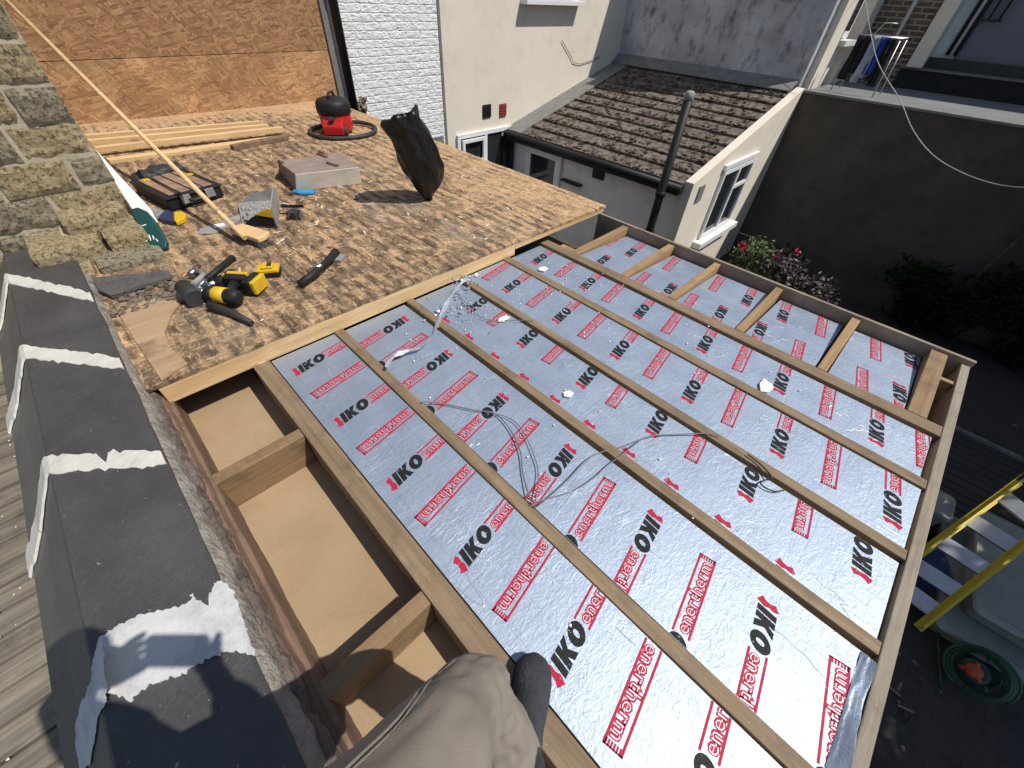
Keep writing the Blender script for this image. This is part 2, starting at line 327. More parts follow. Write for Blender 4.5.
# ---------------------------------------------------------------- mesh helpers
class MB:
    def __init__(s): s.bm = bmesh.new()
    def quad(s, pts, mi=0):
        f = s.bm.faces.new([s.bm.verts.new(p) for p in pts]); f.material_index = mi; return f
    def box(s, a, b, mi=0, mat=None):
        x0, y0, z0 = a; x1, y1, z1 = b
        vs = [Vector(p) for p in ((x0, y0, z0), (x1, y0, z0), (x1, y1, z0), (x0, y1, z0), (x0, y0, z1), (x1, y0, z1), (x1, y1, z1), (x0, y1, z1))]
        if mat: vs = [mat @ v for v in vs]
        v = [s.bm.verts.new(p) for p in vs]
        for f in ((3, 2, 1, 0), (4, 5, 6, 7), (0, 1, 5, 4), (1, 2, 6, 5), (2, 3, 7, 6), (3, 0, 4, 7)):
            s.bm.faces.new([v[i] for i in f]).material_index = mi
        return s
    def prism(s, pts, off, mi=0):
        off = Vector(off); a = [s.bm.verts.new(Vector(p)) for p in pts]; b = [s.bm.verts.new(Vector(p) + off) for p in pts]; n = len(pts)
        s.bm.faces.new(a).material_index = mi; s.bm.faces.new(b[::-1]).material_index = mi
        for i in range(n): s.bm.faces.new([a[i], b[i], b[(i + 1) % n], a[(i + 1) % n]]).material_index = mi
        return s
    def tube(s, path, r, seg=8, mi=0, cap=True, flat=1.0):
        path = [Vector(p) for p in path]; rr = r if isinstance(r, (list, tuple)) else [r] * len(path); rings = []; up = None
        for i, p in enumerate(path):
            t = (path[min(i + 1, len(path) - 1)] - path[max(i - 1, 0)]).normalized()
            if up is None: up = Vector((0, 0, 1)) if abs(t.z) < .9 else Vector((1, 0, 0))
            u = t.cross(up).normalized(); w = u.cross(t).normalized(); up = w
            rings.append([s.bm.verts.new(p + (u * math.cos(a) + w * math.sin(a) * flat) * rr[i]) for a in [2 * math.pi * k / seg for k in range(seg)]])
        for a, b in zip(rings, rings[1:]):
            for k in range(seg):
                f = s.bm.faces.new([a[k], a[(k + 1) % seg], b[(k + 1) % seg], b[k]]); f.material_index = mi; f.smooth = True
        if cap:
            for q in (rings[0][::-1], rings[-1]): s.bm.faces.new(q).material_index = mi
        return s
    def lathe(s, c, prof, seg=28, mi=0, mat=None):
        c = Vector(c); rings = []
        for r, z in prof:
            ring = []
            for k in range(seg):
                p = Vector((math.cos(2 * math.pi * k / seg) * r, math.sin(2 * math.pi * k / seg) * r, z))
                if mat: p = mat @ p
                ring.append(s.bm.verts.new(c + p))
            rings.append(ring)
        for a, b in zip(rings, rings[1:]):
            for k in range(seg):
                f = s.bm.faces.new([a[k], a[(k + 1) % seg], b[(k + 1) % seg], b[k]]); f.material_index = mi; f.smooth = True
        s.bm.faces.new(rings[0][::-1]).material_index = mi; s.bm.faces.new(rings[-1]).material_index = mi
        return s
    def blob(s, c, r, sub=2, mi=0, rough=.25, seed=0, sc=(1, 1, 1)):
        d = bmesh.ops.create_icosphere(s.bm, subdivisions=sub, radius=1)
        for v in d['verts']:
            k = 1 + rough * noise.noise(v.co * 2.3 + Vector((seed, seed * 2, 0)))
            v.co = Vector((v.co.x * sc[0], v.co.y * sc[1], v.co.z * sc[2])) * r * k + Vector(c)
            for f in v.link_faces: f.material_index = mi; f.smooth = True
        return s
    def build(s, name, mats, parent=None, bevel=0, smooth=None):
        me = bpy.data.meshes.new(name)
        if parent is not None:
            off = world_loc(parent)
            bmesh.ops.translate(s.bm, verts=s.bm.verts, vec=-off)
        bmesh.ops.recalc_face_normals(s.bm, faces=s.bm.faces)
        if smooth is not None:
            for f in s.bm.faces: f.smooth = smooth
        s.bm.to_mesh(me); s.bm.free()
        for mt in (mats if isinstance(mats, (list, tuple)) else [mats]): me.materials.append(M[mt] if isinstance(mt, str) else mt)
        o = bpy.data.objects.new(name, me); COL.objects.link(o)
        if parent is not None: o.parent = parent
        if bevel:
            b = o.modifiers.new('bevel', 'BEVEL'); b.width = bevel; b.segments = 2; b.limit_method = 'ANGLE'
        return o
def world_loc(o):
    v = Vector((0, 0, 0))
    while o is not None: v += o.location; o = o.parent
    return v
def tag(o, label=None, cat=None, group=None, kind=None):
    if label: o['label'] = label
    if cat: o['category'] = cat
    if group: o['group'] = group
    if kind: o['kind'] = kind
    return o
def thing(name, label, cat, loc=(0, 0, 0), group=None):
    o = bpy.data.objects.new(name, None); COL.objects.link(o); o.location = loc; o.empty_display_size = .1
    return tag(o, label, cat, group)
def rotz(a): return Matrix.Rotation(a, 4, 'Z')
def place(loc, rz=0, rx=0, ry=0): return Matrix.Translation(loc) @ rotz(rz) @ Matrix.Rotation(ry, 4, 'Y') @ Matrix.Rotation(rx, 4, 'X')

def smooth_path(pts, n=6):
    out = []
    for i in range(len(pts) - 1):
        p0, p1, p2, p3 = pts[max(i - 1, 0)], pts[i], pts[i + 1], pts[min(i + 2, len(pts) - 1)]
        for k in range(n):
            t = k / n; out.append(p1 * (1 - 3 * t * t + 2 * t ** 3) + p2 * (3 * t * t - 2 * t ** 3) + (p2 - p0) * .5 * (t - 2 * t * t + t ** 3) + (p3 - p1) * .5 * (t ** 3 - t * t))
    out.append(pts[-1]); return out
DZ = .1                                    # top of the old board deck
GZ = -2.8                                  # yard level
# ================================================================ SETTING
g = MB(); g.quad([(-400, -400, GZ), (400, -400, GZ), (400, 400, GZ), (-400, 400, GZ)])
tag(g.build('ground', 'ground'), kind='structure')
# ================================================================ THE FLAT ROOF
ORD = ['first', 'second', 'third', 'fourth', 'fifth', 'sixth']
XB, XF = -1.775, 0.60
def beam(name, a, b, mt, label, cat, group=None, bevel=.003, wob=.0):
    mb = MB(); mb.box(a, b); 
    return tag(mb.build(name, mt, None, bevel), label, cat, group)
J = [(.125, .197), (.524, .572), (.962, 1.008), (1.345, 1.392), (1.735, 1.790), (2.112, 2.190)]
jl = ['thick brown joist beside the open bays at the left of the foil', 'long brown joist between the first and second foil strips', 'long brown joist between the second and third foil strips, crossed by the silver tape',
      'long brown joist between the third and fourth foil strips, with a cable tucked under it', 'long brown joist between the fourth and fifth foil strips', 'dark-edged long joist carrying the short cross joists on the garden side']
for (a, b), l in zip(J, jl):
    mb = MB(); n = 24
    bend = .006 if a > .3 else .0
    # gently bowed sawn timber
    rows = []
    for i in range(n + 1):
        x = XB + (XF - XB) * i / n; w = bend * noise.noise(Vector((x * 1.2, a * 9, 0))); zt = .0015 * noise.noise(Vector((x * 5, a * 7, 3)))
        if a == .125 : x = XB + (XF + .1 - XB) * i / n
        rows.append([mb.bm.verts.new(p) for p in ((x, a + w, -.174), (x, b + w, -.174), (x, b + w, zt), (x, a + w, zt))])
    for r0, r1 in zip(rows, rows[1:]):
        for k in range(4): mb.bm.faces.new([r0[k], r0[(k + 1) % 4], r1[(k + 1) % 4], r1[k]])
    mb.bm.faces.new(rows[0]); mb.bm.faces.new(rows[-1][::-1])
    if a > 2:   # the far joist is doubled
        pass
    o = mb.build('roof_joist', 'joist', None, .003); tag(o, l, 'joist', 'long joists of the flat roof')
# bay noggins on the left
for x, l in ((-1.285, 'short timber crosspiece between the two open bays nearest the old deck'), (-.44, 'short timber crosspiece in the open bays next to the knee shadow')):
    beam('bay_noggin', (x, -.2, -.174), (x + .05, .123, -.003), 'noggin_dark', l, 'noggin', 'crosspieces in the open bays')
# garden side cross joists
nx = [(-1.545, -1.49), (-1.135, -1.085), (-.785, -.74), (-.355, -.31), (.075, .12), (.465, .54)]
for i, (a, b) in enumerate(nx):
    wd = 'wide cross joist at the outer corner of the garden side' if i == 5 else f'{ORD[i]} short cross joist from the old deck on the garden side'
    sh = rnd.uniform(-.01, .01)
    mb = MB(); mb.prism([(a, 2.193, 0), (b, 2.193, 0), (b + sh, 2.826, .012), (a + sh, 2.826, .012)], (0, 0, -.14))
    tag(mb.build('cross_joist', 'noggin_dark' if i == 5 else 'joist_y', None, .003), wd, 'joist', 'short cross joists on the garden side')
beam('timber_offcut', (-1.70, 2.193, -.15), (-1.55, 2.29, -.035), 'joist_y', 'short light offcut lying in the open hole beside the old deck', 'offcut')
beam('packing_block', (.542, 2.60, -.06), (.598, 2.63, -.01), 'joist_y', 'small packing block near the outer corner behind the end board', 'block')
# edge boards
mb = MB(); mb.box((XB - .02, 2.829, -.3), (XF + .045, 2.852, .028)); 
tag(mb.build('edge_board', ['plyin'], None, .002), 'long pale edge board along the garden side of the roof', 'edge board')
mb = MB(); mb.box((.602, -.3, -.3), (.640, 2.827, .0))
tag(mb.build('edge_board', 'grey_y', None, .004), 'weathered grey end board across the joist ends above the ladder', 'edge board')
# fascia step to old deck
mb = MB(); mb.box((XB - .045, -.21, -.01), (XB - .002, 1.85, DZ - .02)); mb.box((XB - .045, 1.852, .03), (XB - .002, 2.87, DZ - .02)); 
tag(mb.build('edge_timber', 'new_y', None, .003), 'new pale timber along the stepped edge of the old deck', 'timber')
mb = MB(); mb.box((XB - .75, -.21, -.16), (XB - .6, 2.8, -.02)); 
tag(mb.build('edge_support', 'joist_y', None), 'dark timber bearer in shade under the old deck edge', 'timber')
# old board deck
deck = thing('osb_deck', 'weathered brown board deck with tools lying on it', 'deck', (-4, 1.4, 0))
mb = MB(); n = 60; x0, x1 = -6.5, XB + .0; ys = [-.32 + (2.89 + .32) * k / 40 for k in range(41)]; grid = []
for i in range(n + 1):
    x = x0 + (x1 - x0) * i / n
    grid.append([mb.bm.verts.new((x + (0 if i < n else .004 * noise.noise(Vector((0, y * 9, 0)))), y + (.012 * noise.noise(Vector((x * 4, 0, 0))) if y > 2.8 else 0), DZ + .004 * noise.noise(Vector((x * 1.3, y * 1.3, 0))) - .02 * max(0, y - .3) / 2.6)) for y in ys])
for i in range(n):
    for k in range(40): mb.bm.faces.new([grid[i][k], grid[i + 1][k], grid[i + 1][k + 1], grid[i][k + 1]])
r = bmesh.ops.extrude_face_region(mb.bm, geom=list(mb.bm.faces)); 
bmesh.ops.translate(mb.bm, verts=[e for e in r['geom'] if isinstance(e, bmesh.types.BMVert)], vec=(0, 0, -.018))
mb.build('osb_sheet', 'osb_deck', deck)
def dz(x, y): return DZ + .004 * noise.noise(Vector((x * 1.3, y * 1.3, 0))) - .02 * max(0, y - .3) / 2.6
def onp(px, py, up=0.0):
    p = at(px, py, DZ)
    for _ in range(3): p = at(px, py, dz(p.x, p.y) + up)
    return p
# plywood patch on the deck corner, broken hole with rubble
pp = [onp(*p, .003) for p in ((114, 305), (150, 300), (182, 302), (172, 316), (165, 334), (172, 350), (188, 364), (162, 381), (136, 342))]
mb = MB(); mb.prism(pp, (0, 0, .007)); mb.build('plywood_patch', 'plypatch', deck)
mb = MB()
for i in range(260):
    px, py = rnd.uniform(112, 186), rnd.uniform(280, 318)
    if py > 318 - (px - 112) * .25: continue
    p = onp(px, py, .006); mb.blob(p, rnd.uniform(.005, .02), 1, 0, .8, i, (1, 1, .6))
tag(mb.build('rubble', 'rubble'), 'loose dark rubble at the foot of the brick pier', 'rubble', kind='stuff')
mb = MB(); mb.prism([onp(*p, .03) for p in ((92, 278), (120, 274), (140, 273), (168, 270), (172, 275), (160, 279), (150, 283), (135, 286), (126, 291), (110, 295), (98, 290))], (0, 0, -.022))
tag(mb.build('slate_piece', 'slate', None, .002), 'broken dark slate sticking out of the base of the brick pier', 'slate')
# bay floor
mb = MB(); mb.box((XB - .5, -.26, -.195), (XF, .126, -.175))
tag(mb.build('chipboard_floor', 'chip'), 'sandy brown chipboard seen at the bottom of the open bays', 'board')
# building below the roof
mb = MB(); mb.box((-6.5, -.24, GZ), (.60, 2.825, -.31)); mb.box((-6.5, .13, -.305), (.598, 2.18, -.176)); mb.box((-1.45, 2.18, -.305), (.598, 2.825, -.176))
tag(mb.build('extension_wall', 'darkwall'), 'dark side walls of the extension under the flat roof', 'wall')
# ---- insulation boards with print
def text_mesh(body, size, offset=0.0):
    cu = bpy.data.curves.new('t', 'FONT'); cu.body = body; cu.size = size; cu.offset = offset; cu.resolution_u = 2; cu.align_x = 'LEFT'; cu.space_character = 1.02
    o = bpy.data.objects.new('t', cu); COL.objects.link(o)
    bpy.context.view_layer.update()
    me = bpy.data.meshes.new_from_object(o.evaluated_get(bpy.context.evaluated_depsgraph_get()))
    tris = []; me.calc_loop_triangles()
    vs = [v.co.copy() for v in me.vertices]
    fs = [tuple(p.vertices) for p in me.polygons]
    bpy.data.objects.remove(o); bpy.data.curves.remove(cu)
    mx = max(v.x for v in vs); mn = min(v.x for v in vs)
    return [(v.x - mn, v.y) for v in vs], fs, mx - mn
def fit(tm, w, h0, h1):
    vs, fs, L = tm; ys_ = [v[1] for v in vs]; a, b = min(ys_), max(ys_)
    return [(x / L * w, h0 + (y - a) / (b - a) * (h1 - h0)) for x, y in vs], fs
T_red = fit(text_mesh('enertherm', .05, .0034), .250, -.0205, .0215)
T_wht = fit(text_mesh('enertherm', .05, -.0008), .244, -.0165, .0175)
T_wht = ([(x + .003, y) for x, y in T_wht[0]], T_wht[1])
BOXL = .276
def unit_polys():
    P = []    # (layer, verts2d, material) u along reading, v up; u=0 at arrow
    A = .0; ht = .0285
    # red arrow emblem: folded arrowhead
    P.append((1, [(.006, .031), (.010, .018), (.005, .003), (.008, -.012), (-.003, -.034), (-.024, -.021), (-.014, -.010), (-.009, .004), (-.014, .020)], 2))
    s = .26   # italic slant
    def sl(poly): return [(x + (y * s), y) for x, y in poly]
    x = .014
    P.append((2, sl([(x, -ht), (x + .019, -ht), (x + .019, ht), (x, ht)]), 1)); x = .037
    P.append((2, sl([(x, -ht), (x + .019, -ht), (x + .019, ht), (x, ht)]), 1))
    P.append((2, sl([(x + .019, -.008), (x + .029, -ht), (x + .051, -ht), (x + .033, .002), (x + .050, ht), (x + .028, ht), (x + .019, .010)]), 1))
    # O as ring quads
    cx_, n = .118, 22
    for k in range(n):
        a0, a1 = 2 * math.pi * k / n, 2 * math.pi * (k + 1) / n
        q = [(cx_ + math.cos(a) * ra, math.sin(a) * rb) for a, ra, rb in ((a0, .029, ht + .001), (a1, .029, ht + .001), (a1, .0075, .0125), (a0, .0075, .0125))]
        P.append((2, sl(q), 1))
    b0 = .149; b1 = b0 + BOXL; hb = .0275; t = .0070
    P.append((1, [(b0 - .002, hb - t), (b1, hb - t), (b1, hb), (b0 - .002, hb)], 2)); P.append((1, [(b0 - .002, -hb), (b1, -hb), (b1, -hb + t), (b0 - .002, -hb + t)], 2))
    P.append((1, [(b1 - .004, -hb), (b1, -hb), (b1, hb), (b1 - .004, hb)], 2))
    for k in range(6):
        y = -hb + .004 + k * .0078
        P.append((1, [(b1 - .016, y), (b1 - .001, y), (b1 - .001, y + .005), (b1 - .016, y + .005)], 2))
    return P, b0
UP, UB0 = unit_polys()
PA = math.atan(.17); PC, PS = math.cos(PA), math.sin(PA)
def print_unit(mb, X, Y, rev, clip, zf):
    x0, x1, y0, y1 = clip
    u1 = UB0 + BOXL + .002
    if rev: ylo, yhi = Y - u1, Y + .03
    else: ylo, yhi = Y - .03, Y + u1
    if yhi < y0 or ylo > y1: return
    ca, sa = PC, PS
    def w(u, v):
        a_, b_ = (v, -u) if rev else (-v, u)
        return X + a_ * ca - b_ * sa, Y + a_ * sa + b_ * ca
    b = bmesh.new()
    def add(pts, lay, mi):
        vs = []
        for u, v in pts:
            x, y = w(u, v); vs.append(b.verts.new((x, y, lay * .00035)))
        return vs
    for lay, poly, mi in UP: b.faces.new(add(poly, lay, mi)).material_index = mi
    for T, lay, mi in ((T_red, 1.4, 2), (T_wht, 2.6, 3)):
        vs = add([(UB0 + .006 + x, y) for x, y in T[0]], lay, mi)
        for f in T[1]:
            try: b.faces.new([vs[i] for i in f]).material_index = mi
            except ValueError: pass
    for pco, pno in (((x0, 0, 0), (-1, 0, 0)), ((x1, 0, 0), (1, 0, 0)), ((0, y0, 0), (0, -1, 0)), ((0, y1, 0), (0, 1, 0))):
        bmesh.ops.bisect_plane(b, geom=list(b.verts) + list(b.edges) + list(b.faces), plane_co=pco, plane_no=pno, clear_outer=True)
    mp = {}
    for v in b.verts: mp[v] = mb.bm.verts.new((v.co.x, v.co.y, zf(v.co.x, v.co.y) + v.co.z))
    for f in b.faces:
        q = mb.bm.faces.new([mp[v] for v in f.verts]); q.material_index = f.material_index
        if f.normal.z < 0: q.normal_flip()
    b.free()
def board(x0, x1, y0, y1, units, label, group, zf, name='insulation_board'):
    mb = MB(); v = [mb.bm.verts.new((x, y, zf(x, y))) for x, y in ((x0, y0), (x1, y0), (x1, y1), (x0, y1))]
    lo = [mb.bm.verts.new((q.co.x, q.co.y, q.co.z - .075)) for q in v]
    mb.bm.faces.new(v).material_index = 0
    for i in range(4): mb.bm.faces.new([v[i], lo[i], lo[(i + 1) % 4], v[(i + 1) % 4]]).material_index = 4
    mb.bm.faces.new(lo[::-1]).material_index = 4
    for X, Y, rev in units: print_unit(mb, X, Y, rev, (x0 + .001, x1 - .001, y0 + .001, y1 - .001), zf)
    me = bpy.data.meshes.new(name)
    mb.bm.to_mesh(me); mb.bm.free()
    for k in ('foil', 'ink_black', 'ink_red', 'ink_white', 'foam'): me.materials.append(M[k])
    o = bpy.data.objects.new(name, me); COL.objects.link(o)
    return tag(o, label, 'insulation board', group)
GS = 'long foil insulation strips between the joists'
zf0 = lambda x, y: -.010
def zfs(k): return lambda x, y: -.008 - .006 * (k in (1, 2, 4))
UL = (.149 + BOXL) * PC; SK = UL * .17
strips = [(.203, .520, [(x, .262, 0) for x in (-1.62, -1.215, -.815, -.42, -.018, .38)] + [(x - SK, .247 + UL, 1) for x in (-1.42, -1.02, -.624, -.226, .18, .56)], XB + .01, XF - .01),
          (.578, .945, [(x, .868, 1) for x in (-1.645, -1.26, -.857, -.465, -.07, .33)] + [(x + SK, .872 - UL, 0) for x in (-1.46, -1.066, -.667, -.27, .13, .53)], XB + .01, .572),
          (1.014, 1.332, [(x, 1.195, 0) for x in (-1.48, -1.07, -.67, -.285, .12, .51)] + [(x - SK, 1.185 + UL, 1) for x in (-1.30, -.89, -.495, -.10, .32)] + [(x, 1.030, 1) for x in (-1.49, -1.29, -1.09, -.885, -.69, -.49, -.29, -.095, .11, .325)], XB + .01, XF - .008),
          (1.397, 1.730, [(x, 1.485, 0) for x in (-1.49, -1.08, -.68, -.275, .13, .54)] + [(x - SK, 1.472 + UL, 1) for x in (-1.67, -1.28, -.89, -.48, -.08, .33)], XB + .01, XF - .008),
          (1.796, 2.096, [(x, 1.88, 0) for x in (-1.62, -1.2, -.8, -.4, 0, .41)] + [(x - SK, 1.865 + UL, 1) for x in (-1.4, -1.02, -.61, -.20, .21, .585)], XB + .01, XF - .02)]
for i, (y0, y1, un, xa, xb) in enumerate(strips):
    if i == 0: un = un
    lab = ['widest-looking foil strip, beside the open bays', 'second foil strip from the open bays, its outer end torn and curled up', 'third foil strip from the open bays, with cables lying across it',
           'middle-right foil strip, fourth from the open bays', 'narrow far foil strip next to the short cross joists'][i]
    ins = board(xa, xb, y0, y1, un, lab, GS, zfs(i))
    if i == 1:   # curled foil end
        mb = MB(); rows = []
        for a in range(13):
            t = a / 12; y = .60 + (.945 - .60) * t; row = []
            for k in range(9):
                s_ = k / 8
                x = .566 + .032 * s_ * (1 + .12 * noise.noise(Vector((t * 4, 0, 0))))
                z = -.012 + .016 * s_ * (1.2 + .6 * math.sin(t * 7)) + .006 * noise.noise(Vector((t * 9, s_ * 4, 2)))
                row.append(mb.bm.verts.new((x, y - .02 * s_, z)))
            rows.append(row)
        for a, b in zip(rows, rows[1:]):
            for k in range(8): mb.bm.faces.new([a[k], b[k], b[k + 1], a[k + 1]])
        mb.build('foil_flap', 'foil', ins, smooth=True)
# garden side boards
bays = [(-1.485, -1.14, [(-1.35, 2.365, 1), (-1.28, 2.505, 0), (-1.475 - SK, 2.51 + UL, 1)], 'first'), (-1.08, -.79, [(-.84, 2.385, 1), (-1.035 + SK, 2.385 - UL, 0), (-.985 - SK, 2.53 + UL, 1)], 'second'),
        (-.735, -.36, [(-.69 + SK, 2.385 - UL, 0), (-.5, 2.385, 1), (-.645 - SK, 2.53 + UL, 1), (-.43, 2.54, 0)], 'third'),
        (-.305, .07, [(-.27, 2.40, 1), (-.21, 2.54, 0), (-.06 + SK, 2.40 - UL, 0), (-.0 - SK, 2.55 + UL, 1)], 'fourth'), (.125, .46, [(.245 + SK, 2.41 - UL, 0), (.28 - SK, 2.56 + UL, 1), (.41, 2.40, 1), (.43, 2.66, 0)], 'fifth')]
for x0, x1, un, o_ in bays:
    board(x0 + .004, x1 - .004, 2.196, 2.815, un, f'{o_} short foil board from the old deck between the garden-side cross joists', 'short foil boards on the garden side', lambda x, y: -.010 - .040 * (y - 2.196) / .62)

# ================================================================ PARAPET ON THE LEFT
par = thing('parapet_wall', 'low party wall with a dark painted coping and pale mortar joints', 'parapet wall', (-1.5, -.4, 0))
mb = MB(); mb.box((-3.4, -.60, GZ), (.75, -.262, .02)); mb.build('brick_core', 'mortar', par)
def dens(a, b, n): return [a + (b - a) * i / n for i in range(n + 1)]
CY0, CY1 = -.262, -.538
mb = MB(); rows = []; mbs = MB(); rws = []
for x in dens(-3.75, .75, 120):
    w = .004 * noise.noise(Vector((x * 5, 0, 0))); zz = .15 + .003 * noise.noise(Vector((x * 3, 4, 0)))
    rows.append([mb.bm.verts.new((x, y, z)) for y, z in ((CY0 + w, .05), (CY0 + w, zz - .006), (CY0 + w - .006, zz), (-.40, zz + .004), (CY1 + .008, zz), (CY1, zz - .007))])
    rws.append([mbs.bm.verts.new((x, y, z)) for y, z in ((CY1 - .0005, zz - .008), (CY1 - .085, zz - .11), (-.700 + .5 * w, -.035), (-.700, -.10), (-.60, -.12))])
for R_, B_ in ((rows, mb), (rws, mbs)):
    for a, b in zip(R_, R_[1:]):
        for k in range(len(a) - 1): B_.bm.faces.new([a[k], b[k], b[k + 1], a[k + 1]])
cop = mb.build('coping', 'coping', par, smooth=False); mbs.build('coping_side', 'coping_side', par)
def ragged_strip(xc, wd, seed, mtl, slantx=0.0, name='mortar_joint'):
    mb = MB(); rows = []
    prof = [(y, .1545) for y in dens(-.264, -.530, 22)] + [(-.540, .149)] + [(y, z) for y, z in zip(dens(-.545, -.628, 6), dens(.142, .043, 6))] + [(y, z) for y, z in zip(dens(-.634, -.704, 5), dens(.035, -.03, 5))]
    for i, (y, z) in enumerate(prof):
        t = i / len(prof); a = wd * (.5 + .22 * noise.noise(Vector((y * 60, seed, 0))) + .15 * noise.noise(Vector((y * 200, seed, 0)))); b = wd * (.5 + .22 * noise.noise(Vector((y * 60, seed, 9))) + .15 * noise.noise(Vector((y * 200, seed, 9))))
        if y > -.29: a *= .8; b *= .8
        xx = xc + slantx * (max(y, -.54) + .4) + max(0, -.54 - y) * 1.1
        dy = .004 if y < -.54 else 0
        rows.append([mb.bm.verts.new((xx - a, y - dy * .6, z + dy * .2 - .006 )), mb.bm.verts.new((xx - a * .93, y - dy, z + dy * .5)), mb.bm.verts.new((xx + b * .93, y - dy, z + dy * .5)), mb.bm.verts.new((xx + b, y - dy * .6, z - .006))])
    for a, b in zip(rows, rows[1:]):
        for k in range(3): mb.bm.faces.new([a[k], b[k], b[k + 1], a[k + 1]])
    mb.build(name, mtl, par)
for (p, q, wd, sd) in (((62, 146), (285, 195), .13, 1), ((105, 350), (370, 382), .115, 2), ((165, 665), (490, 645), .095, 6)):
    a = at(p[0] / 2.844, 230 + p[1] / 2.844, .152); b = at(q[0] / 2.844, 230 + q[1] / 2.844, .152)
    sx = (b.x - a.x) / (b.y - a.y); ragged_strip(a.x + sx * (-.4 - a.y), wd, sd, 'joint', sx)
# big worn white patch
pts = [(101, 637), (112, 628), (125, 622), (140, 615), (165, 609), (190, 602), (191, 594), (196, 599), (207, 605), (213, 584), (222, 581), (233, 590), (237, 600), (240, 610), (247, 632), (255, 655), (240, 652), (225, 652), (205, 660), (190, 668), (180, 676), (165, 680), (150, 684), (140, 690), (131, 702), (120, 697), (106, 692), (103, 664)]
def rag(pts, z, amp, sub=6, seed=0):
    out = []
    for i, p in enumerate(pts):
        q = pts[(i + 1) % len(pts)]
        for k in range(sub):
            t = k / sub; x = p[0] + (q[0] - p[0]) * t; y = p[1] + (q[1] - p[1]) * t
            out.append((x + amp * noise.noise(Vector((x * .3, y * .3, seed))) + amp * .6 * noise.noise(Vector((x, y, seed))), y + amp * noise.noise(Vector((x * .3, y * .3, seed + 5))) + amp * .6 * noise.noise(Vector((x, y, seed + 7)))))
    return [at(x, y, z) for x, y in out]
mb = MB(); mb.prism(rag(pts, .157, 3.2), (0, 0, -.004)); pt = mb.build('paint_patch', 'patch', par)
def side_plane(px, py, off=.0):   # the slanted coping side
    n = Vector((0, -.10, .084)).normalized(); p0 = Vector((0, -.538, .143)) + n * off; d = ray(px, py); t = (p0 - CP).dot(n) / d.dot(n); return CP + d * t
sp = [(98, 640), (101, 636), (104, 660), (107, 690), (106, 702), (99, 714), (95, 735), (90, 764), (80, 772), (76, 750), (74, 725), (82, 700), (91, 680), (92, 660)]
out = []
for i, p in enumerate(sp):
    q = sp[(i + 1) % len(sp)]
    for k in range(5):
        t = k / 5; x = p[0] + (q[0] - p[0]) * t; y = p[1] + (q[1] - p[1]) * t
        out.append(side_plane(x + 3 * noise.noise(Vector((x * .4, y * .3, 1))), y + 3 * noise.noise(Vector((x * .3, y * .4, 4))), .0025))
mb = MB(); mb.quad(out); mb.build('paint_patch', 'patch', par)
# mortar fillet, torn layers and plate on the roof side
def strip_run(name, mt, fn, parent, n=260, x0=-3.3, x1=.74, smooth=True):
    mb = MB(); rows = []
    for x in dens(x0, x1, n): rows.append([mb.bm.verts.new(p) for p in fn(x)])
    for a, b in zip(rows, rows[1:]):
        for k in range(len(a) - 1): mb.bm.faces.new([a[k], b[k], b[k + 1], a[k + 1]])
    return mb.build(name, mt, parent, smooth=smooth)
nz = lambda x, f, s: noise.noise(Vector((x * f, s, 0)))
def fil(x):
    o = .014 * nz(x, 7, 1) + .008 * nz(x, 22, 2)
    return [(x, CY0 - .004, .135 + .01 * nz(x, 12, 6)), (x, CY0 + .012 + o * .6, .118), (x, CY0 + .022 + o, .085), (x, CY0 + .024 + o, .055), (x, CY0 - .01, .05)]
strip_run('mortar_fillet', 'fillet', fil, par)
lay = thing('torn_roof_edge', 'torn old felt and cracked brown timber along the inside of the party wall', 'roof edge', (-1.5, -.25, 0))
def fel(x):
    o = .012 * nz(x, 9, 11) + .010 * nz(x, 30, 12) + .006 * nz(x, 70, 13)
    return [(x, CY0, .075 + .01 * nz(x, 20, 3)), (x, CY0 + .034 + o, .07 + .008 * nz(x, 25, 5)), (x, CY0 + .042 + o, .045 + .01 * nz(x, 40, 8)), (x, CY0 + .036 + o * .5, .02), (x, CY0 + .02, .01)]
strip_run('felt_layer', 'felt', fel, lay, smooth=False)
def wd1(x):
    o = .006 * nz(x, 6, 21) + .004 * nz(x, 33, 22)
    return [(x, CY0 + .01, .03), (x, CY0 + .044 + o, .028), (x, CY0 + .052 + o, .0), (x, CY0 + .052, -.02)]
strip_run('cracked_board', 'oldplate', wd1, lay, smooth=False)
def wd2(x):
    o = .003 * nz(x, 6, 31) + .002 * nz(x, 40, 32)
    return [(x, CY0 + .04, .001), (x, -.1975 + o, -.002), (x, -.1955 + o, -.012), (x, -.196 + o, -.18)]
strip_run('wall_plate', 'oldplate', wd2, lay, smooth=False)
# neighbour's weathered boarded roof, left of the wall
nb = thing('boarded_roof', 'weathered grey boarded roof of the neighbour below the party wall', 'roof', (-2, -1.5, -.45))
mb = MB(); x = -5.0
while x < 1.2:
    w = .112 + rnd.uniform(-.006, .006); mb.prism([(x, -.66, -.48 + rnd.uniform(-.004, .004)), (x + w - .007, -.66, -.47), (x + w - .007, -3.5, -.47), (x, -3.5, -.48)], (0, 0, -.03)); x += w
mb.build('boards', 'slates', nb, .002)
mb = MB(); mb.box((-5, -3.4, GZ), (1.2, -.7, -.53)); mb.build('wall', 'mortar', nb)
mb = MB()
for i in range(160):
    p = (rnd.uniform(-3, .3), rnd.uniform(-1.3, -.7), -.468); mb.blob(p, rnd.uniform(.002, .006), 1, 0, .5, i, (1, 1, .5))
tag(mb.build('paint_chips', 'crumb'), 'white flakes scattered on the boarded roof', 'flakes', kind='stuff')

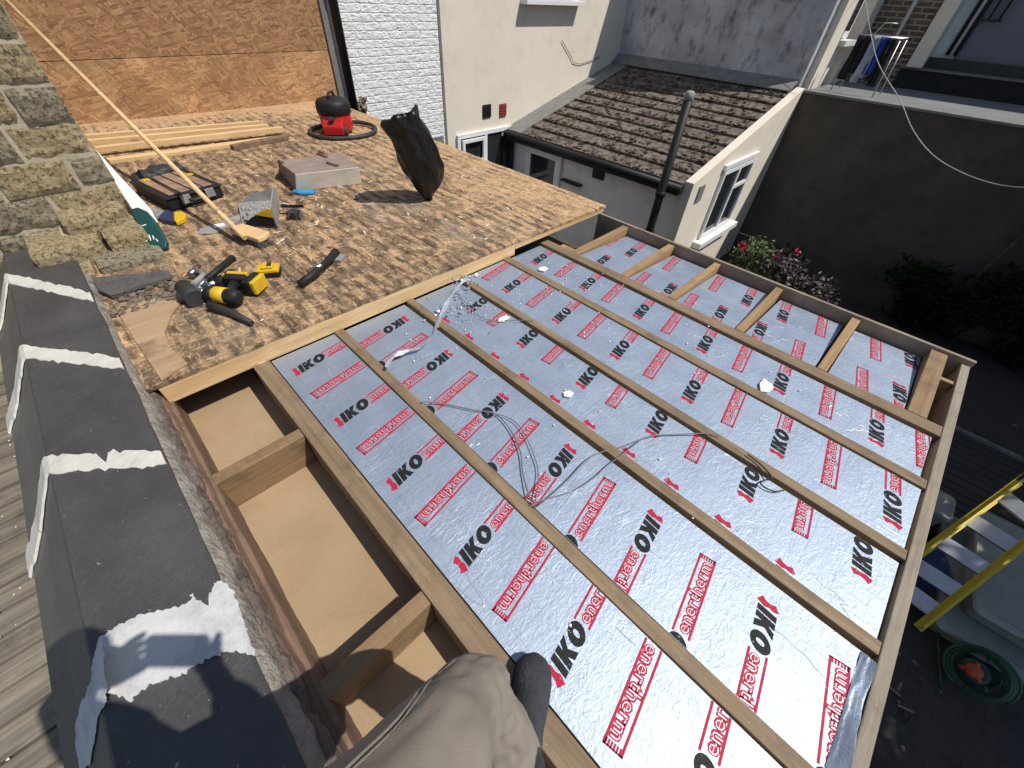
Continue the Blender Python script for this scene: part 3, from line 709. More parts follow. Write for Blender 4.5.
# ================================================================ BRICK PIER
bp = thing('brick_pier', 'rough yellow and grey stock brick pier at the end of the party wall', 'brick pier', (-3.2, .05, 0))
BXF = -3.35
mb = MB(); mb.box((BXF - .5, -1.9, -.5), (BXF - .014, .09, 2.5)); mb.box((BXF - .1, -.26, -.2), (BXF + .13, .03, .22)); mb.build('mortar_bed', 'mortar', bp)
mb = MB(); cz = -.22; row = 0
for row in list(range(16)) + [101, 102, 103]:
    z0 = -.235 + row * .1560; y = .100; FX = BXF; lim = -1.8
    if row > 100: row -= 100; FX = BXF + (0, .45, .30, .15)[row]; lim = -.22; z0 = (0, -.01, .07, .15)[row]; y = .13 - .02 * row
    hw = [(.16, .30), (.31, .15), (.20, .30), (.31, .30)][row % 4]; i = 0
    while y > lim:
        w = hw[i % 2] * rnd.uniform(.96, 1.04) if i < 2 else rnd.choice((.29, .15, .3)); i += 1
        jx = rnd.uniform(-.008, .008)
        a = Vector((FX - .49, y - w + .016, z0 + .008 + rnd.uniform(-.004, .004))); b = Vector((FX + jx, y - rnd.uniform(0, .012), z0 + .1560 - .008 + rnd.uniform(-.004, .004)))
        mi = rnd.choices((0, 1, 2, 3), (7, 3.2, .5, 1.3))[0]
        if i > 3: mi = 0
        # rough, rounded brick: a grid face pushed about by noise
        nu, nv = 12, 6; fr = []
        for u in range(nu + 1):
            c_ = []
            for v in range(nv + 1):
                yy = a.y + (b.y - a.y) * u / nu; zz = a.z + (b.z - a.z) * v / nv
                e = min(u, nu - u, 2) / 2 * min(v, nv - v, 1)
                q = Vector((yy * 14, zz * 14, row))
                c_.append(mb.bm.verts.new((b.x - .008 * (1 - min(1, e)) + .007 * noise.noise(q) + .005 * noise.noise(q * 3), yy + .004 * noise.noise(q + Vector((5, 0, 0))), zz + .004 * noise.noise(q * 1.3 + Vector((0, 5, 0))))))
            fr.append(c_)
        for u in range(nu):
            for v in range(nv): f = mb.bm.faces.new([fr[u][v], fr[u + 1][v], fr[u + 1][v + 1], fr[u][v + 1]]); f.material_index = mi
        bd = [fr[u][0] for u in range(nu + 1)] + [fr[nu][v] for v in range(1, nv + 1)] + [fr[u][nv] for u in range(nu - 1, -1, -1)] + [fr[0][v] for v in range(nv - 1, 0, -1)]
        bk = [mb.bm.verts.new((a.x, q.co.y, q.co.z)) for q in bd]
        for k in range(len(bd)): mb.bm.faces.new([bd[k], bk[k], bk[(k + 1) % len(bd)], bd[(k + 1) % len(bd)]]).material_index = mi
        y -= w
mb.build('bricks', ['bk1', 'bk2', 'bk3', 'bk4'], bp)
# ================================================================ HOUSES BEHIND
XW = -6.5
ow = thing('osb_wall', 'tall brown strand board wall closing the far end of the deck', 'board wall', (-6.6, 1.2, DZ))
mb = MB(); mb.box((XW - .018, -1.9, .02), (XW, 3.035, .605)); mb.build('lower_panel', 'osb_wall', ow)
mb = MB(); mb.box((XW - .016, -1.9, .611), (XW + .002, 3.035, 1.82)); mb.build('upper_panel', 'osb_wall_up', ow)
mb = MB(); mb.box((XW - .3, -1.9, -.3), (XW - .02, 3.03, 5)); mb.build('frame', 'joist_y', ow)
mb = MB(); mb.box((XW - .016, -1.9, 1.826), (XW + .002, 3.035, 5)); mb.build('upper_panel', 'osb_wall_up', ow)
def downpipe(name, p0, p1, r, label, mt='black', cols=()):
    t = thing(name, label, 'pipe', p1)
    mb = MB(); mb.tube([p0, p1], r, 14); mb.build('pipe', mt, t)
    for z in cols:
        mb = MB(); mb.tube([(p0[0], p0[1], z), (p0[0], p0[1], z + .08)], r * 1.25, 14); mb.build('collar', mt, t)
    return t
a = atx(336, 90, XW + .08)
downpipe('downpipe', (XW + .08, 3.20, 5), (XW + .08, 3.20, -.3), .055, 'black downpipe between the board wall and the white brick wall', cols=(1.15,))
mb = MB(); mb.box((XW - .2, 3.04, -.4), (XW + .03, 3.13, 5)); tag(mb.build('corner_trim', 'leadgrey'), 'grey trim strip standing beside the black downpipe', 'trim')
wb = thing('brick_house', 'white painted brick house wall behind the black sack', 'house', (-7, 4, GZ))
mb = MB(); mb.box((XW - 3, 3.14, GZ), (XW, 4.855, 5.2)); mb.build('wall', 'whitebrick', wb)
mb = MB()
yy0, yy1 = 4.2, 4.75
mb.box((XW, 4.28, -1.7), (XW + .03, 4.78, -.60)); mb.build('window', 'leadgrey', wb)
mb = MB(); mb.box((XW + .02, 4.36, -1.7), (XW + .04, 4.62, -.68)); mb.build('pane', 'glass', wb)
mb = MB(); mb.box((XW + .028, 4.64, -1.7), (XW + .05, 4.70, -.68)); mb.build('window_frame', 'upvc', wb)
# small rubble wall remnant and mossy patch beside the pipe
mb = MB()
for i in range(110):
    p = atx(rnd.uniform(350, 366), rnd.uniform(98, 114), XW + .02 + rnd.uniform(0, .04)); mb.blob(p, rnd.uniform(.015, .035), 1, i % 3, .7, i)
tag(mb.build('brick_stub', ['bk3', 'bk1', 'mortar']), 'crumbling stub of old brickwork at the foot of the downpipe', 'brickwork')
ch = thing('rendered_house', 'cream rendered house with a white framed window and two wall vents', 'house', (-7, 7, GZ))
mb = MB(); mb.box((XW - 3, 4.87, GZ), (XW, 9.9, 5.2)); mb.build('wall', 'cream', ch)
mb = MB(); mb.box((XW - .02, 4.84, GZ), (XW + .012, 4.885, 5.2)); mb.build('joint_strip', 'leadgrey', ch)
mb = MB(); mb.box((XW, 6.58, 1.10), (XW + .17, 8.15, 1.16)); mb.build('window_sill', 'upvc', ch, .004)
wn = MB(); wn.box((XW, 6.7, 1.165), (XW + .03, 8.05, 2.5)); wnd = wn.build('window', 'upvc', ch)
mb = MB(); mb.box((XW + .02, 6.78, 1.24), (XW + .036, 7.97, 2.4)); mb.build('pane', 'glass', wnd)
def vent(c, mt, w=.19, par_=ch, ax='x'):
    mb = MB(); mb.box((c.x - .005, c.y - w / 2, c.z - .1), (c.x + .02, c.y + w / 2, c.z + .1))
    for k in range(5): mb.box((c.x + .02, c.y - w / 2 + .01, c.z - .085 + k * .036), (c.x + .028, c.y + w / 2 - .01, c.z - .07 + k * .036))
    mb.build('wall_vent', mt, par_)
vent(atx(486.5, 111, XW), 'black', .20); vent(atx(502.5, 110, XW), 'redbrickpiece', .17)
# thin hanging cable on the cream wall
mb = MB(); mb.tube([atx(x, y, XW + .02) for x, y in ((562, 40), (563, 42), (572, 58), (573, 62), (580, 64), (590, 61), (600, 57))], .006, 6); mb.build('loose_cable', 'cable', ch)
# the window under the deck line
def frame_yz(mb, x, y0, y1, z0, z1, w, d):
    mb.box((x, y0, z0), (x + d, y0 + w, z1)); mb.box((x, y1 - w, z0), (x + d, y1, z1)); mb.box((x, y0 + w, z1 - w), (x + d - .001, y1 - w, z1)); mb.box((x, y0 + w, z0), (x + d - .001, y1 - w, z0 + w))
mb = MB(); frame_yz(mb, XW, 5.08, 6.44, -1.75, -.63, .07, .05); mb.box((XW, 5.74, -1.68), (XW + .049, 5.80, -.70)); w1 = mb.build('window_frame', 'upvc', ch, .004)
mb = MB(); mb.box((XW + .002, 5.15, -1.68), (XW + .02, 5.74, -.70)); mb.box((XW + .002, 5.8, -1.68), (XW + .02, 6.37, -.70)); mb.build('pane', 'glass', w1)
mb = MB(); frame_yz(mb, XW + .045, 5.17, 5.72, -1.13, -.72, .055, .04); mb.box((XW + .05, 5.15, -1.17), (XW + .12, 5.76, -1.13)); mb.build('top_light', 'upvc', w1, .003)
sash = MB(); mt = Matrix.Translation((XW + .06, 6.40, 0)) @ rotz(R(-24))
for a, b in (((0, -.52, -1.7), (.045, -.45, -.72)), ((0, -.07, -1.7), (.045, 0, -.72)), ((0, -.45, -.79), (.044, -.07, -.72)), ((0, -.45, -1.7), (.044, -.07, -1.63))): sash.box(a, b, 0, mt)
so_ = sash.build('open_sash', 'upvc', ch, .003)
mb = MB(); mb.box((.012, -.45, -1.63), (.03, -.07, -.79), 0, mt); mb.build('pane', 'glass', so_)
# neighbour's tiled lean-to
EY, EZ = 6.33, -.70
RT = .20; RY = 9.78
XG = -2.5
ex = thing('tiled_extension', 'cream lean-to extension with a mossy brown tiled roof', 'extension', (-4.5, 8, GZ))
def rz(y): return EZ + (RT - EZ) * (y - EY) / (RY - EY)
mb = MB(); mb.box((XW + .002, 6.45, GZ), (XG - .1, 6.6, -.84)); mb.build('side_wall', 'sidewall', ex)
mb = MB(); mb.prism([(XG, 6.37, GZ), (XG, 6.37, rz(6.37) + .04), (XG, 9.79, rz(9.79) + .055), (XG, 9.79, GZ)], (-.14, 0, 0)); mb.build('gable_wall', 'cream', ex, .004)
roof = MB(); ang = math.atan2(RT - EZ, RY - EY); ln = math.hypot(RY - EY, RT - EZ); nr_ = 11; gg = ln / nr_
for r_ in range(nr_):
    x = XW + .42 + (r_ % 2) * .0
    while x < XG - .16:
        w = min(.33, XG - .145 - x)
        if w < .05: break
        m_ = Matrix.Translation((x, EY - .02, EZ)) @ Matrix.Rotation(ang, 4, 'X') @ Matrix.Translation((0, r_ * gg + rnd.uniform(-.006, .006), .0)) @ Matrix.Rotation(-.115 + rnd.uniform(-.008, .008), 4, 'X')
        roof.box((.004, 0, 0), (w - .003, gg + .05, .034), 0, m_)
        x += w
rf = roof.build('tile_roof', 'tile', ex, .004)
mb = MB(); mb.prism([(XW + .003, EY, EZ - .02), (XG - .15, EY, EZ - .02), (XG - .15, RY, RT - .02), (XW + .003, RY, RT - .02)], (0, 0, -.06)); mb.build('roof_deck', 'black', rf)
mb = MB(); mb.prism([(XW + .003, EY - .02, EZ + .03), (XW + .42, EY - .02, EZ + .03), (XW + .42, RY, RT + .045), (XW + .003, RY, RT + .045)], (0, 0, -.03)); mb.build('lead_verge', 'leadgrey', rf)
mb = MB(); mb.prism([(XW + .003, RY - .22, rz(RY - .22) + .075), (XG - .15, RY - .22, rz(RY - .22) + .075), (XG - .15, RY + .01, RT + .16), (XW + .003, RY + .01, RT + .16)], (0, 0, -.02)); mb.build('top_flashing', 'leadgrey', rf)
mb = MB()
for i in range(1100):
    r_ = rnd.randrange(nr_); y = EY + (r_ * gg + rnd.choice((rnd.uniform(-.01, .05), rnd.uniform(0, gg)))) * math.cos(ang); x = rnd.uniform(XW + .45, XG - .2)
    if noise.noise(Vector((x * 1.3, y * 1.6, 2))) < -.12 and i % 3: continue
    mb.blob((x, y, rz(y) + .045), rnd.uniform(.008, .03), 1, 0, .6, i, (1.3, 1, .5))
ms = mb.build('moss', 'moss', rf); ms['kind'] = 'stuff'
mb = MB(); mb.box((XW + .1, EY - .10, EZ - .13), (XG - .14, EY + .1, EZ - .02)); mb.tube([(XW + .08, EY - .09, EZ - .03), (XG - .10, EY - .09, EZ - .03)], .058, 12); mb.build('gutter', 'black', ex)
mb = MB(); mb.box((XW + .04, EY - .02, GZ), (XW + .16, EY + .08, -.72)); mb.build('corner_downpipe', 'black', ex)
# white door with glass
d = MB()
for a, b in (((-6.0, 6.40, -2.75), (-5.86, 6.46, -.86)), ((-5.22, 6.40, -2.75), (-5.08, 6.46, -.86)), ((-5.86, 6.401, -.98), (-5.22, 6.46, -.86)), ((-5.86, 6.401, -2.75), (-5.22, 6.46, -1.9))): d.box(a, b)
dr = d.build('door', 'upvc', ex, .004)
mb = MB(); mb.box((-5.86, 6.42, -1.9), (-5.22, 6.44, -.98)); mb.build('pane', 'glass', dr)
mb = MB(); mb.box((-4.36, 6.42, -1.04), (-4.12, 6.46, -.89)); mb.build('wall_vent', 'black', ex)
mb = MB(); mb.box((-5.0, 6.34, -1.25), (-4.55, 6.46, -1.22)); mb.build('outside_shelf', 'black', ex)
mb = MB(); c = atx(730, 197 - 1, XG); mb.box((XG, 6.62, -.98), (XG + .02, 6.80, -.74)); mb.build('wall_vent', 'leadgrey', ex)
# gable window
mb = MB(); frame_yz(mb, XG, 7.36, 8.62, -1.78, -.66, .06, .05); mb.box((XG, 7.98, -1.72), (XG + .049, 8.05, -.72)); mb.box((XG, 8.05, -1.06), (XG + .048, 8.56, -1.0)); gw = mb.build('window_frame', 'upvc', ex, .004)
mb = MB(); mb.box((XG + .002, 7.42, -1.72), (XG + .02, 7.98, -.72)); mb.box((XG + .002, 8.05, -1.72), (XG + .02, 8.56, -.72)); mb.build('pane', 'glass', gw)
mb = MB(); mb.box((XG, 7.22, -1.90), (XG + .16, 8.80, -1.80)); mb.build('window_sill', 'upvc', ex, .006)
mb = MB(); mb.box((XG, 7.32, -.64), (XG + .05, 8.68, -.56)); mb.build('lintel', 'upvc', ex, .004)
downpipe('vent_pipe', (-2.84 - 0.03, 6.15, .34), (-2.84 - .03, 6.15, GZ), .062, 'tall black soil pipe standing against the tiled extension', cols=(-.88, -1.5))
mb = MB(); mb.lathe((-2.87, 6.15, .34), [(.055, 0), (.064, .01), (.064, .08), (.04, .10), (.02, .105)], 14); tag(mb.build('pipe_cap', 'dust'), 'grey cage cap on top of the black soil pipe', 'pipe cap')
# tall grey wall behind the tiled roof
mb = MB(); n_ = 60; 
mb.box((XW + .003, 9.79, GZ), (-2.61, 10.0, 3.4)); tag(mb.build('stained_wall', 'greywall'), 'tall grey stained render wall behind the tiled roof', 'wall')
# dark wall
dw = thing('yard_wall', 'high dark rendered yard wall in shade', 'wall', (2, 9.9, GZ))
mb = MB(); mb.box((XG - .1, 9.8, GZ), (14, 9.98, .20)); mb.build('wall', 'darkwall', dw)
mb = MB(); mb.box((XG - .05, 9.77, .20), (14, 10.0, .235)); mb.build('capping', 'leadgrey', dw, .004)
# flat roof and house beyond
fr = thing('flat_roof_house', 'neighbour house with grey flat roof, cream walls and brickwork behind the dark wall', 'house', (0, 12, GZ))
mb = MB(); mb.box((XG, 10.0, -1), (14, 12.34, .215)); mb.build('flat_roof', 'flatroof', fr)
mb = MB(); mb.box((XG - .9, 10.0, GZ), (XG, 10.55, 5)); mb.build('wall', 'cream', fr)
mb = MB(); mb.box((XG - .9, 10.55, GZ), (XG - .12, 11.4, 5)); mb.build('wall', 'sidewall', fr)
mb = MB(); mb.box((XG - .9, 11.4, GZ), (XG - .0, 12.34, .8)); mb.box((XG - .9, 11.85, .8), (XG, 12.6, 5)); mb.build('wall', 'cream', fr)
mb = MB(); mb.tube([(XG - .05, 10.6, 5), (XG - .05, 10.6, .2)], .05, 10); mb.build('white_pipe', 'upvc', fr)
mb = MB(); mb.box((XG - .12, 10.85, .9), (XG - .08, 11.3, 2.6)); q = mb.build('window', 'upvc', fr); mb = MB(); mb.box((XG - .09, 10.92, 1.0), (XG - .075, 11.23, 2.5)); mb.build('pane', 'glass', q)
mb = MB(); mb.box((XG - .12, 10.7, .8), (XG + .08, 11.4, .88)); mb.build('window_sill', 'upvc', fr)
mb = MB(); mb.box((-2.5, 12.36, .2), (-1.62, 12.6, 5)); mb.build('brick_wall', 'darkbrick', fr)
mb = MB(); mb.tube([(-2.0, 12.3, 5), (-2.0, 12.3, .7)], .035, 10); mb.build('white_pipe', 'upvc', fr)
mb = MB(); mb.box((-1.66, 12.345, .2), (14, 12.6, .51)); mb.build('upstand', 'black', fr)
mb = MB(); mb.box((-1.66, 12.28, .512), (14, 12.62, .545)); mb.build('capping', 'leadgrey', fr)
mb = MB(); mb.box((-1.5, 12.45, .546), (14, 12.62, .70)); mb.build('upstand', 'rubber', fr)
mb = MB(); mb.box((-1.58, 12.2, .55), (-1.34, 12.7, 5)); mb.build('corner_pier', 'cream', fr)
mb = MB(); mb.box((-1.335, 12.65, .6), (-1.0, 12.9, 5)); mb.build('wall', 'sidewall', fr)
mb = MB(); mb.box((-1.0, 12.64, .6), (14, 12.9, 5)); mb.build('wall', 'bluegrey', fr)
mb = MB()
for x in (-1.12, -1.0): mb.tube([(x, 12.6, .75), (x, 12.6, 5)], .03, 8)
mb.tube([(-.86, 12.55, 1.25), (-.86, 12.55, 5)], .02, 6); mb.tube([(-.72, 12.55, 1.25), (-.72, 12.55, 5)], .02, 6); mb.tube([(-.98, 12.55, 1.25), (-.68, 12.55, 1.25)], .02, 6)
mb.build('railing', 'rubber', fr)
mb = MB(); mb.tube([(-1.06, 12.58, .75), (-1.06, 12.58, 5)], .025, 8); mb.build('white_pipe', 'upvc', fr)
# clothes airer
ai = thing('clothes_airer', 'clothes airer with dark and blue washing on the grey flat roof', 'airer', (-1.8, 10.6, .22))
mb = MB(); ax0, ax1, ay = -2.22, -1.55, 10.62
for y in (ay - .28, ay + .28):
    mb.tube([(ax0, y, .22), (ax0 + .06, y, .95), (ax1 - .05, y, .95), (ax1, y, .22)], .011, 6)
for k in range(7): mb.tube([(ax0 + .04, ay - .28 + k * .093, .98), (ax1 - .04, ay - .28 + k * .093, .98)], .006, 5)
mb.tube([(ax0 + .2, ay - .28, .95), (ax0 + .3, ay - .3, 1.15), (ax1 - .2, ay - .3, 1.15)], .009, 5)
mb.build('frame', 'alu', ai)
for k, (x, w, mt_, zz) in enumerate(((-2.20, .12, 'clothblack', .40), (-2.08, .1, 'clothblack', .5), (-1.98, .09, 'clothwhite', .38), (-1.90, .06, 'clothwhite', .45), (-1.86, .10, 'clothblue', .5), (-1.77, .06, 'clothblack', .42), (-1.71, .1, 'clothblack', .36))):
    mb = MB(); rows = []
    for i in range(9):
        t = i / 8; rows.append([mb.bm.verts.new((x + w * j / 4 + .012 * math.sin(t * 5 + j), ay - .3 + .02 * math.sin(j * 2.1 + k) - .02 * t, .985 - (.985 - zz) * t)) for j in range(5)])
    for a, b in zip(rows, rows[1:]):
        for j in range(4): mb.bm.faces.new([a[j], b[j], b[j + 1], a[j + 1]])
    o = mb.build('laundry', mt_, None, smooth=True); sm = o.modifiers.new('s', 'SOLIDIFY'); sm.thickness = .012
    tag(o, ['black garment at the left end of the airer', 'second black garment on the airer beside the white one', 'pale grey shirt hanging on the airer', 'narrow white cloth on the airer beside the blue one', 'bright blue garment hanging on the airer',
            'narrow dark garment between blue one and airer end', 'black garment at the right end of the airer'][k], 'laundry', 'washing on the airer')
# overhead cable
pts = [(861, -6), (865, 0), (872, 40), (880, 67), (900, 100), (913, 130), (933, 155), (963, 173), (1000, 185), (1040, 188)]
mb = MB(); path = []
for i, (x, y) in enumerate(pts): path.append(aty(x, y, 10.4 - 3.2 * i / 9))
mb.tube(smooth_path(path), .0055, 6); tag(mb.build('overhead_cable', 'cable_white'), 'pale cable drooping across the dark yard wall', 'cable')

# ================================================================ YARD
def leaf_mass(mb, c, rad, n, size, mi=0, shell=.5, mis=None):
    c = Vector(c)
    for i in range(n):
        d = Vector((rnd.gauss(0, 1), rnd.gauss(0, 1), rnd.gauss(0, 1))).normalized(); k = shell + (1 - shell) * rnd.random()
        k *= 1 + .35 * noise.noise(d * 2.2 + c)
        p = c + Vector((d.x * rad[0], d.y * rad[1], d.z * rad[2])) * k
        u = Vector((rnd.gauss(0, 1), rnd.gauss(0, 1), rnd.gauss(0, .6))).normalized(); v = u.cross(Vector((rnd.gauss(0, 1), rnd.gauss(0, 1), rnd.gauss(0, 1)))).normalized()
        s = size * rnd.uniform(.6, 1.3)
        mb.quad([p - u * s, p - v * s * .45, p + u * s, p + v * s * .45], mi if mis is None else rnd.choice(mis))
def plant(name, label, cat, base, r, h, n, size, mt, stems=6, flowers=0):
    t = thing(name, label, cat, base)
    base = Vector(base)
    mb = MB()
    for k in range(stems):
        a = rnd.uniform(0, 6.28); e = base + Vector((math.cos(a) * r * .7, math.sin(a) * r * .7, h * rnd.uniform(.6, .95))); mb.tube([base, base.lerp(e, .5) + Vector((0, 0, h * .15)), e], .012, 5)
    mb.build('stem', 'bark', t)
    mb = MB(); leaf_mass(mb, base + Vector((0, 0, h * .62)), (r, r * .8, h * .45), n, size, shell=.25)
    mb.build('foliage', mt, t)
    for k in range(flowers):
        p = base + Vector((rnd.uniform(-.6, .6) * r, rnd.uniform(-.6, .2) * r, h * rnd.uniform(.85, 1.0)))
        mb = MB(); leaf_mass(mb, p, (.06, .06, .05), 26, .04, shell=.3); mb.build('flower', 'petal', t)
    return t
p = at(750, 268, -1.9); plant('flowering_shrub', 'light green shrub with a red flower below the gable window', 'shrub', (-1.75, 8.45, GZ), .42, .95, 750, .045, 'leaf', 7, 2)
plant('flowering_shrub', 'purple grey leafy shrub to the right of the light green one', 'shrub', (-1.1, 8.45, GZ), .45, .85, 700, .05, 'leaf_grey', 7, 1)
plant('leafy_shrub', 'low grey leafed shrub at the right end of the planting by the dark wall', 'shrub', (-.5, 8.5, GZ), .38, .65, 650, .05, 'leaf_grey', 6)
plant('leafy_shrub', 'dark red leafed plant against the wall between the two flowering shrubs', 'shrub', (-1.2, 8.85, GZ), .35, .9, 350, .05, 'leaf_dark', 4, 1)
# support canes / trellis wires
mb = MB(); a, b, c = aty(738, 232, 9.0), aty(768, 243, 9.0), aty(785, 262, 9.0); mb.tube([a, b], .008, 5); mb.tube([b, aty(752, 252, 9.0)], .008, 5); mb.tube([aty(759, 248, 9.0), c], .008, 5)
tag(mb.build('plant_support', 'trellis'), 'thin wire plant support leaning over the light green shrub', 'plant support')
ivy = thing('ivy', 'dense dark ivy climbing over the shaded end of the yard wall', 'ivy', (2.4, 9.5, GZ))
mb = MB()
for i in range(7): mb.tube([(1.2 + i * .5, 9.6, GZ), (1.3 + i * .5, 9.6, -1.5), (1.5 + i * .45, 9.65, .2)], .03, 5)
mb.build('stem', 'bark', ivy)
mb = MB()
for i in range(46):
    x = rnd.uniform(.6, 6.0); top = .25 if x > 2.2 else -2.0 + (x - .6) * 1.25
    z = rnd.uniform(GZ + .1, max(GZ + .3, top)); leaf_mass(mb, (x, 9.45 + rnd.uniform(-.25, .15), z), (.5, .35, .4), 420, .06, shell=.2)
mb.build('foliage', 'leaf_dark', ivy)
# shading tree beyond the right edge
tr = thing('garden_tree', 'broad leafy tree at the right of the yard that shades the ladder', 'tree', (5.6, 6.6, GZ))
mb = MB(); mb.tube([(5.6, 6.6, GZ), (5.55, 6.6, -1), (5.7, 6.5, .5), (5.6, 6.6, 2.2)], [.2, .15, .12, .06], 10)
for k in range(9):
    a = k * .7; mb.tube([(5.62, 6.55, .2 + k * .2), (5.6 + math.cos(a) * .9, 6.6 + math.sin(a) * 1.2, 1.2 + k * .15), (5.6 + math.cos(a) * 1.7, 6.6 + math.sin(a) * 2.6, 1.8 + k * .2)], [.07, .045, .015], 6)
mb.build('trunk', 'bark', tr)
mb = MB()
for i in range(110):
    c = (rnd.uniform(4.1, 7.4), rnd.uniform(3.0, 10.6), rnd.uniform(.9, 3.6)); leaf_mass(mb, c, (.75, .75, .55), 330, .115, shell=.15)
mb.build('crown', 'leaf', tr)
# decking platform and its kerb
dk = thing('yard_decking', 'dark decking boards beyond the ladder with a pale edging strip', 'decking', (2.5, 5.9, GZ))
mb = MB(); y = 4.75
while y < 6.75: mb.box((.9, y, GZ), (7, y + .125, GZ + .10)); y += .14
mb.build('boards', 'decking', dk, .004)
mb = MB(); mb.box((.9, 6.79, GZ), (7, 6.84, GZ + .14)); mb.build('edging', 'leadgrey', dk)
# step ladder ------------------------------------------------------------
L = thing('step_ladder', 'yellow step ladder with grey treads lying beside the roof', 'ladder', (2.1, 3.6, GZ))
LZ = -1.95
r2a, r2b = at(917, 628, LZ - .35), at(1034, 536, LZ + .1)
r1a, r1b = at(870, 590, LZ - .35), at(1018, 482, LZ + .1)
up_ = (r2b - r2a).cross(r1a - r2a).normalized()
if up_.z < 0: up_ = -up_
def rail(a, b, w=.055, h=.035):
    d = (b - a).normalized(); s_ = d.cross(up_).normalized(); mb = MB()
    mb.prism([a - s_ * .008, a + s_ * .008, a + s_ * .008 + up_ * .09, a - s_ * .008 + up_ * .09], b - a)
    mb.prism([a - s_ * .03, a - s_ * .008, a - s_ * .008 + up_ * .012, a - s_ * .03 + up_ * .012], b - a)
    mb.prism([a + s_ * .008, a + s_ * .032, a + s_ * .032 + up_ * .09, a + s_ * .008 + up_ * .09][:2] + [a + s_ * .032 + up_ * .012, a + s_ * .008 + up_ * .012], b - a)
    return mb.build('side_rail', 'ladder_y', L)
rail(r2a, r2b); rail(r1a, r1b)
sh_ = at(1016, 470, LZ + .22) - r1b
for xa, xb_ in ((997, 1042), (963, 1014), (933, 985), (905, 957), (885, 934)):
    a = r1a.lerp(r1b, (xa - 870) / 148); b = r2a.lerp(r2b, (xb_ - 917) / 117)
    dd = (r2b - r2a).normalized()
    mb = MB(); mb.prism([a - dd * .05, a + dd * .10, b + dd * .10, b - dd * .05], up_ * .012); mb.prism([a - dd * .04, a - dd * .03, b - dd * .03, b - dd * .04], up_ * -.03)
    mb.build('tread', 'alu', L)
# rear frame of the ladder
ra, rb = at(955, 523, LZ + .2), at(1019, 476, LZ + .32)
mb = MB(); mb.prism([ra, ra + Vector((0, .01, .0)), ra + Vector((0.0, .01, .06)), ra + Vector((0, 0, .06))], rb - ra); mb.build('rear_rail', 'ladder_y', L)
# storage boxes
def tub(c, w, d, h, rzv, label, mt='bin'):
    t = thing('storage_box', label, 'box', c); t.rotation_euler.z = 0
    m_ = Matrix.Translation(c) @ rotz(rzv)
    def ring(k, z, rr=.06):
        out = []
        for cx, cy, a0 in ((w / 2 * k - rr, d / 2 * k - rr, 0), (-w / 2 * k + rr, d / 2 * k - rr, 90), (-w / 2 * k + rr, -d / 2 * k + rr, 180), (w / 2 * k - rr, -d / 2 * k + rr, 270)):
            for i in range(5): a = R(a0 + i * 22.5); out.append(m_ @ Vector((cx + rr * math.cos(a), cy + rr * math.sin(a), z)))
        return out
    def loft(levels, name, mt):
        mb = MB(); rs = [[mb.bm.verts.new(p) for p in ring(k, z)] for k, z in levels]; n = len(rs[0])
        for a, b in zip(rs, rs[1:]):
            for i in range(n): mb.bm.faces.new([a[i], a[(i + 1) % n], b[(i + 1) % n], b[i]])
        mb.bm.faces.new(rs[0][::-1]); mb.bm.faces.new(rs[-1]); return mb.build(name, mt, t, .003)
    loft([(.84, 0), (.93, h * .85)], 'body', mt)
    loft([(1.0, h * .85), (1.02, h * .88), (1.0, h * .97), (.93, h), (.90, h * .97)], 'lid', mt)
    mb = MB(); mb.box((-w * .12, -d * .53, h * .82), (w * .12, -d * .5, h * .96), 0, m_); mb.build('latch', 'alu', t)
    return t
tub(Vector((2.50, 4.28, GZ)), .95, 1.45, .26, R(6), 'lower grey plastic storage box under the yellow ladder')
tub(Vector((2.56, 4.36, GZ + .265)), .85, 1.3, .24, R(4), 'upper grey plastic storage box stacked on another by the ladder')
tub(Vector((1.85, 3.95, GZ)), .35, .35, .45, R(20), 'small blue lidded tub half hidden under the ladder treads', 'navy')
tub(Vector((1.72, 4.75, GZ)), .42, .36, .5, R(0), 'pale grey square box beyond the ladder next to the roof edge', 'bin')
# hose reel
hr = thing('hose_reel', 'green garden hose coiled on a reel with an orange hub', 'hose reel', (2.52, 3.62, GZ))
hm = Matrix.Translation((2.42, 3.34, GZ + .24)) @ Vector((-.62, -.62, .50)).to_track_quat('Z', 'Y').to_matrix().to_4x4()
for z in (-.11, .11):
    mb = MB(); mb.lathe((0, 0, 0), [(.02, z - .006), (.085, z - .006), (.092, z), (.085, z + .006), (.02, z + .006)], 28, 0, hm); mb.build('reel_side', 'green', hr)
mb = MB(); path = []
for i in range(260): a = i / 24 * 2 * math.pi; path.append(hm @ Vector((math.cos(a) * (.15 + .045 * abs(((i / 65) % 2) - 1)), math.sin(a) * (.15 + .045 * abs(((i / 65) % 2) - 1)), -.085 + .17 * i / 260)))
mb.tube(path, .012, 6); mb.build('hose', 'hose', hr)
mb = MB(); mb.lathe((0, 0, 0), [(.0, .12), (.055, .122), (.06, .14), (.04, .165), (.0, .17)], 16, 0, hm)
for k in range(3): a = k * 2.09; mb.tube([hm @ Vector((0, 0, .14)), hm @ Vector((math.cos(a) * .08, math.sin(a) * .08, .15))], .016, 6)
mb.build('hub', 'orange', hr)
mb = MB(); path = [Vector((2.30 + .30 * math.cos(a * .35) * (1 - .1 * a), 3.38 + .3 * math.sin(a * .35), GZ + .03 + .02 * math.sin(a))) for a in range(15)]; mb.tube(path, .012, 6); mb.build('loose_hose', 'hose', hr)
